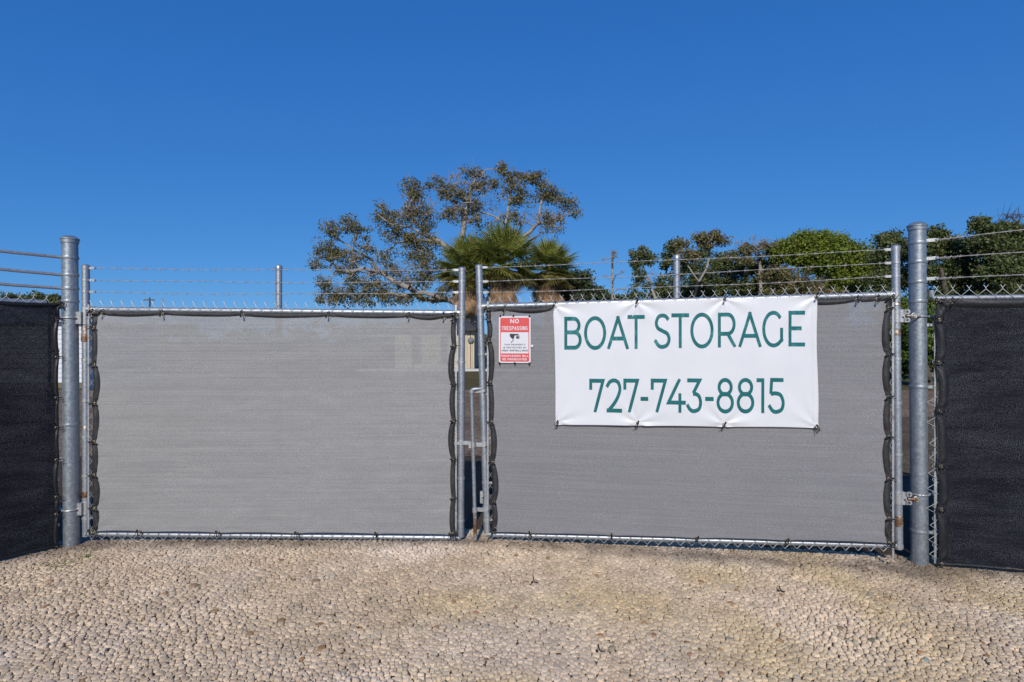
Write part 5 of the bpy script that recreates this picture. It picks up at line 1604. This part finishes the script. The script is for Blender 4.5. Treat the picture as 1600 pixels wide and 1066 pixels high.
# ------------------------------------------------------------------ small things on the gravel
def ground_pt(px, py): D = ground_D(py); return Vector(((px - 800) / F * D, D, 0))
def pebble(px, py, w, col, label, rnd):
    rr = random.Random(rnd); p = ground_pt(px, py); D = p.y; r = w / 2 / F * D
    mb = MB(); n = 12
    prof = [(.6, -.5), (1, 0), (.92, .35), (.6, .62), (.22, .72)]
    vs = []
    irr = [rr.uniform(.85, 1.12) for _ in range(n)]
    for q, h in prof:
        for k in range(n):
            a = 2 * math.pi * k / n; vs.append(p + Vector((math.cos(a) * r * q * irr[k] * 1.1, math.sin(a) * r * q * irr[k], .008 + h * r * .75)))
    vs.append(p + Vector((0, 0, .008 + .75 * r * .75)))
    fs = []
    for i in range(len(prof) - 1):
        for k in range(n): fs.append((i * n + k, i * n + (k + 1) % n, (i + 1) * n + (k + 1) % n, (i + 1) * n + k))
    for k in range(n): fs.append(((len(prof) - 1) * n + k, (len(prof) - 1) * n + (k + 1) % n, len(vs) - 1))
    mb.add(vs, fs)
    m = noisy('pebble_stone', tuple(c * .8 for c in col), col, 60, .85, bump=.3)
    o = obj('pebble', mb, m, origin=p); tag(o, label, 'stone', 'coloured stones in the gravel')
pebble(303, 918, 13, (.30, .20, .13), 'brown stone in the gravel in front of the left gate leaf', 1)
pebble(493, 910, 12, (.31, .20, .13), 'brown stone in the gravel in front of the middle of the left gate leaf', 2)
pebble(1312, 984, 13, (.26, .18, .11), 'square brown stone in the loose white gravel at right', 3)
pebble(1440, 1023, 12, (.50, .27, .12), 'orange stone in the loose gravel at lower right', 4)
pebble(1475, 1018, 12, (.38, .27, .17), 'tan stone just right of the orange stone', 5)
pebble(1395, 940, 9, (.50, .34, .18), 'small orange stone in the gravel below the right end of the gate', 6)
pebble(743, 960, 10, (.42, .22, .13), 'reddish stone in the gravel below the gap between the leaves', 7)
pebble(1447, 1034, 11, (.30, .34, .30), 'grey green stone touching the orange stone', 8)
pebble(76, 912, 13, (.52, .30, .19), 'orange stone in the gravel near the left post', 9)
pebble(1365, 1004, 13, (.20, .18, .11), 'dark olive stone in the middle of the loose white gravel', 10)
def scrap(px, py, label, seed):
    rr = random.Random(seed); p = ground_pt(px, py) + Vector((0, 0, .014)); mb = MB()
    mb.tube([p + Vector((-.004, 0, .034)), p + Vector((0, 0, .012)), p + Vector((.008, -.004, 0)), p + Vector((.032, -.006, .002))], .004, 6)
    mb.box(p + Vector((-.012, -.004, .002)), .014, .01, .01)
    o = obj('cable_tie_scrap', mb, M['tie'], origin=p); tag(o, label, 'cable tie', 'black cable tie scraps on the gravel')
scrap(834, 913, 'black cable tie scrap on the gravel below the no trespassing sign', 1)
scrap(936, 1021, 'black cable tie scrap nearest the bottom edge of the picture', 2)
scrap(1219, 927, 'black cable tie scrap on the gravel below the right end of the banner', 3)

# a few green weeds by the left post
def weeds(cx, cy, n, spread, label):
    mb = MB(); rr = random.Random(int(cx))
    c = ground_pt(cx, cy)
    for _ in range(n):
        b = c + Vector((rr.gauss(0, spread[0]), rr.gauss(0, spread[1]), .004)); a = rr.uniform(0, 6.28); L = rr.uniform(.008, .024)
        d = Vector((math.cos(a), math.sin(a), 0)); s = Vector((-d.y, d.x, 0)) * .0022
        tip = b + d * L * .8 + Vector((0, 0, L * rr.uniform(.4, 1)))
        mb.add([b - s, b + s, (b + tip) / 2 + s * .8 + Vector((0, 0, .003)), tip, (b + tip) / 2 - s * .8 + Vector((0, 0, .003))], [(0, 1, 2, 3, 4)], tint=rr.random())
    o = obj('weeds', mb, M['bright_leaf'], smooth=False); tag(o, label, 'weeds', kind='stuff')
weeds(95, 884, 260, (.09, .07), 'sparse green weeds between the stones by the left gate post')
weeds(135, 872, 60, (.04, .03), 'few green blades of grass at the foot of the left gate leaf')
# dead leaves and twigs gathered under the fence line
mb = MB(); rr = random.Random(91)
for _ in range(420):
    u = rr.random()
    if rr.random() < .5:
        W, lo, hi = (WL, -.1, WL.L) if rr.random() < .5 else (WR, 0, WR.L + .2)
    else: W, lo, hi = (FL, -.1, 1.2) if rr.random() < .5 else (FR, -.3, 1.6)
    p = W.w(lo + (hi - lo) * u, .012 + rr.random() * .006, rr.gauss(.03, .07)); a = rr.uniform(0, 6.28); L = rr.uniform(.012, .03)
    d = Vector((math.cos(a), math.sin(a), rr.uniform(-.2, .3))); s = Vector((-math.sin(a), math.cos(a), rr.uniform(-.3, .3))) * L * .25
    mb.add([p - d * L / 2, p + s, p + d * L / 2, p - s], [(0, 1, 2, 3)], tint=rr.random())
o = obj('leaf_debris', mb, leafy('dry_leaf', [(.06, .04, .025), (.16, .10, .06), (.28, .19, .11)]), smooth=False)
tag(o, 'dry brown leaves gathered along the foot of the fence', 'leaves', kind='stuff')
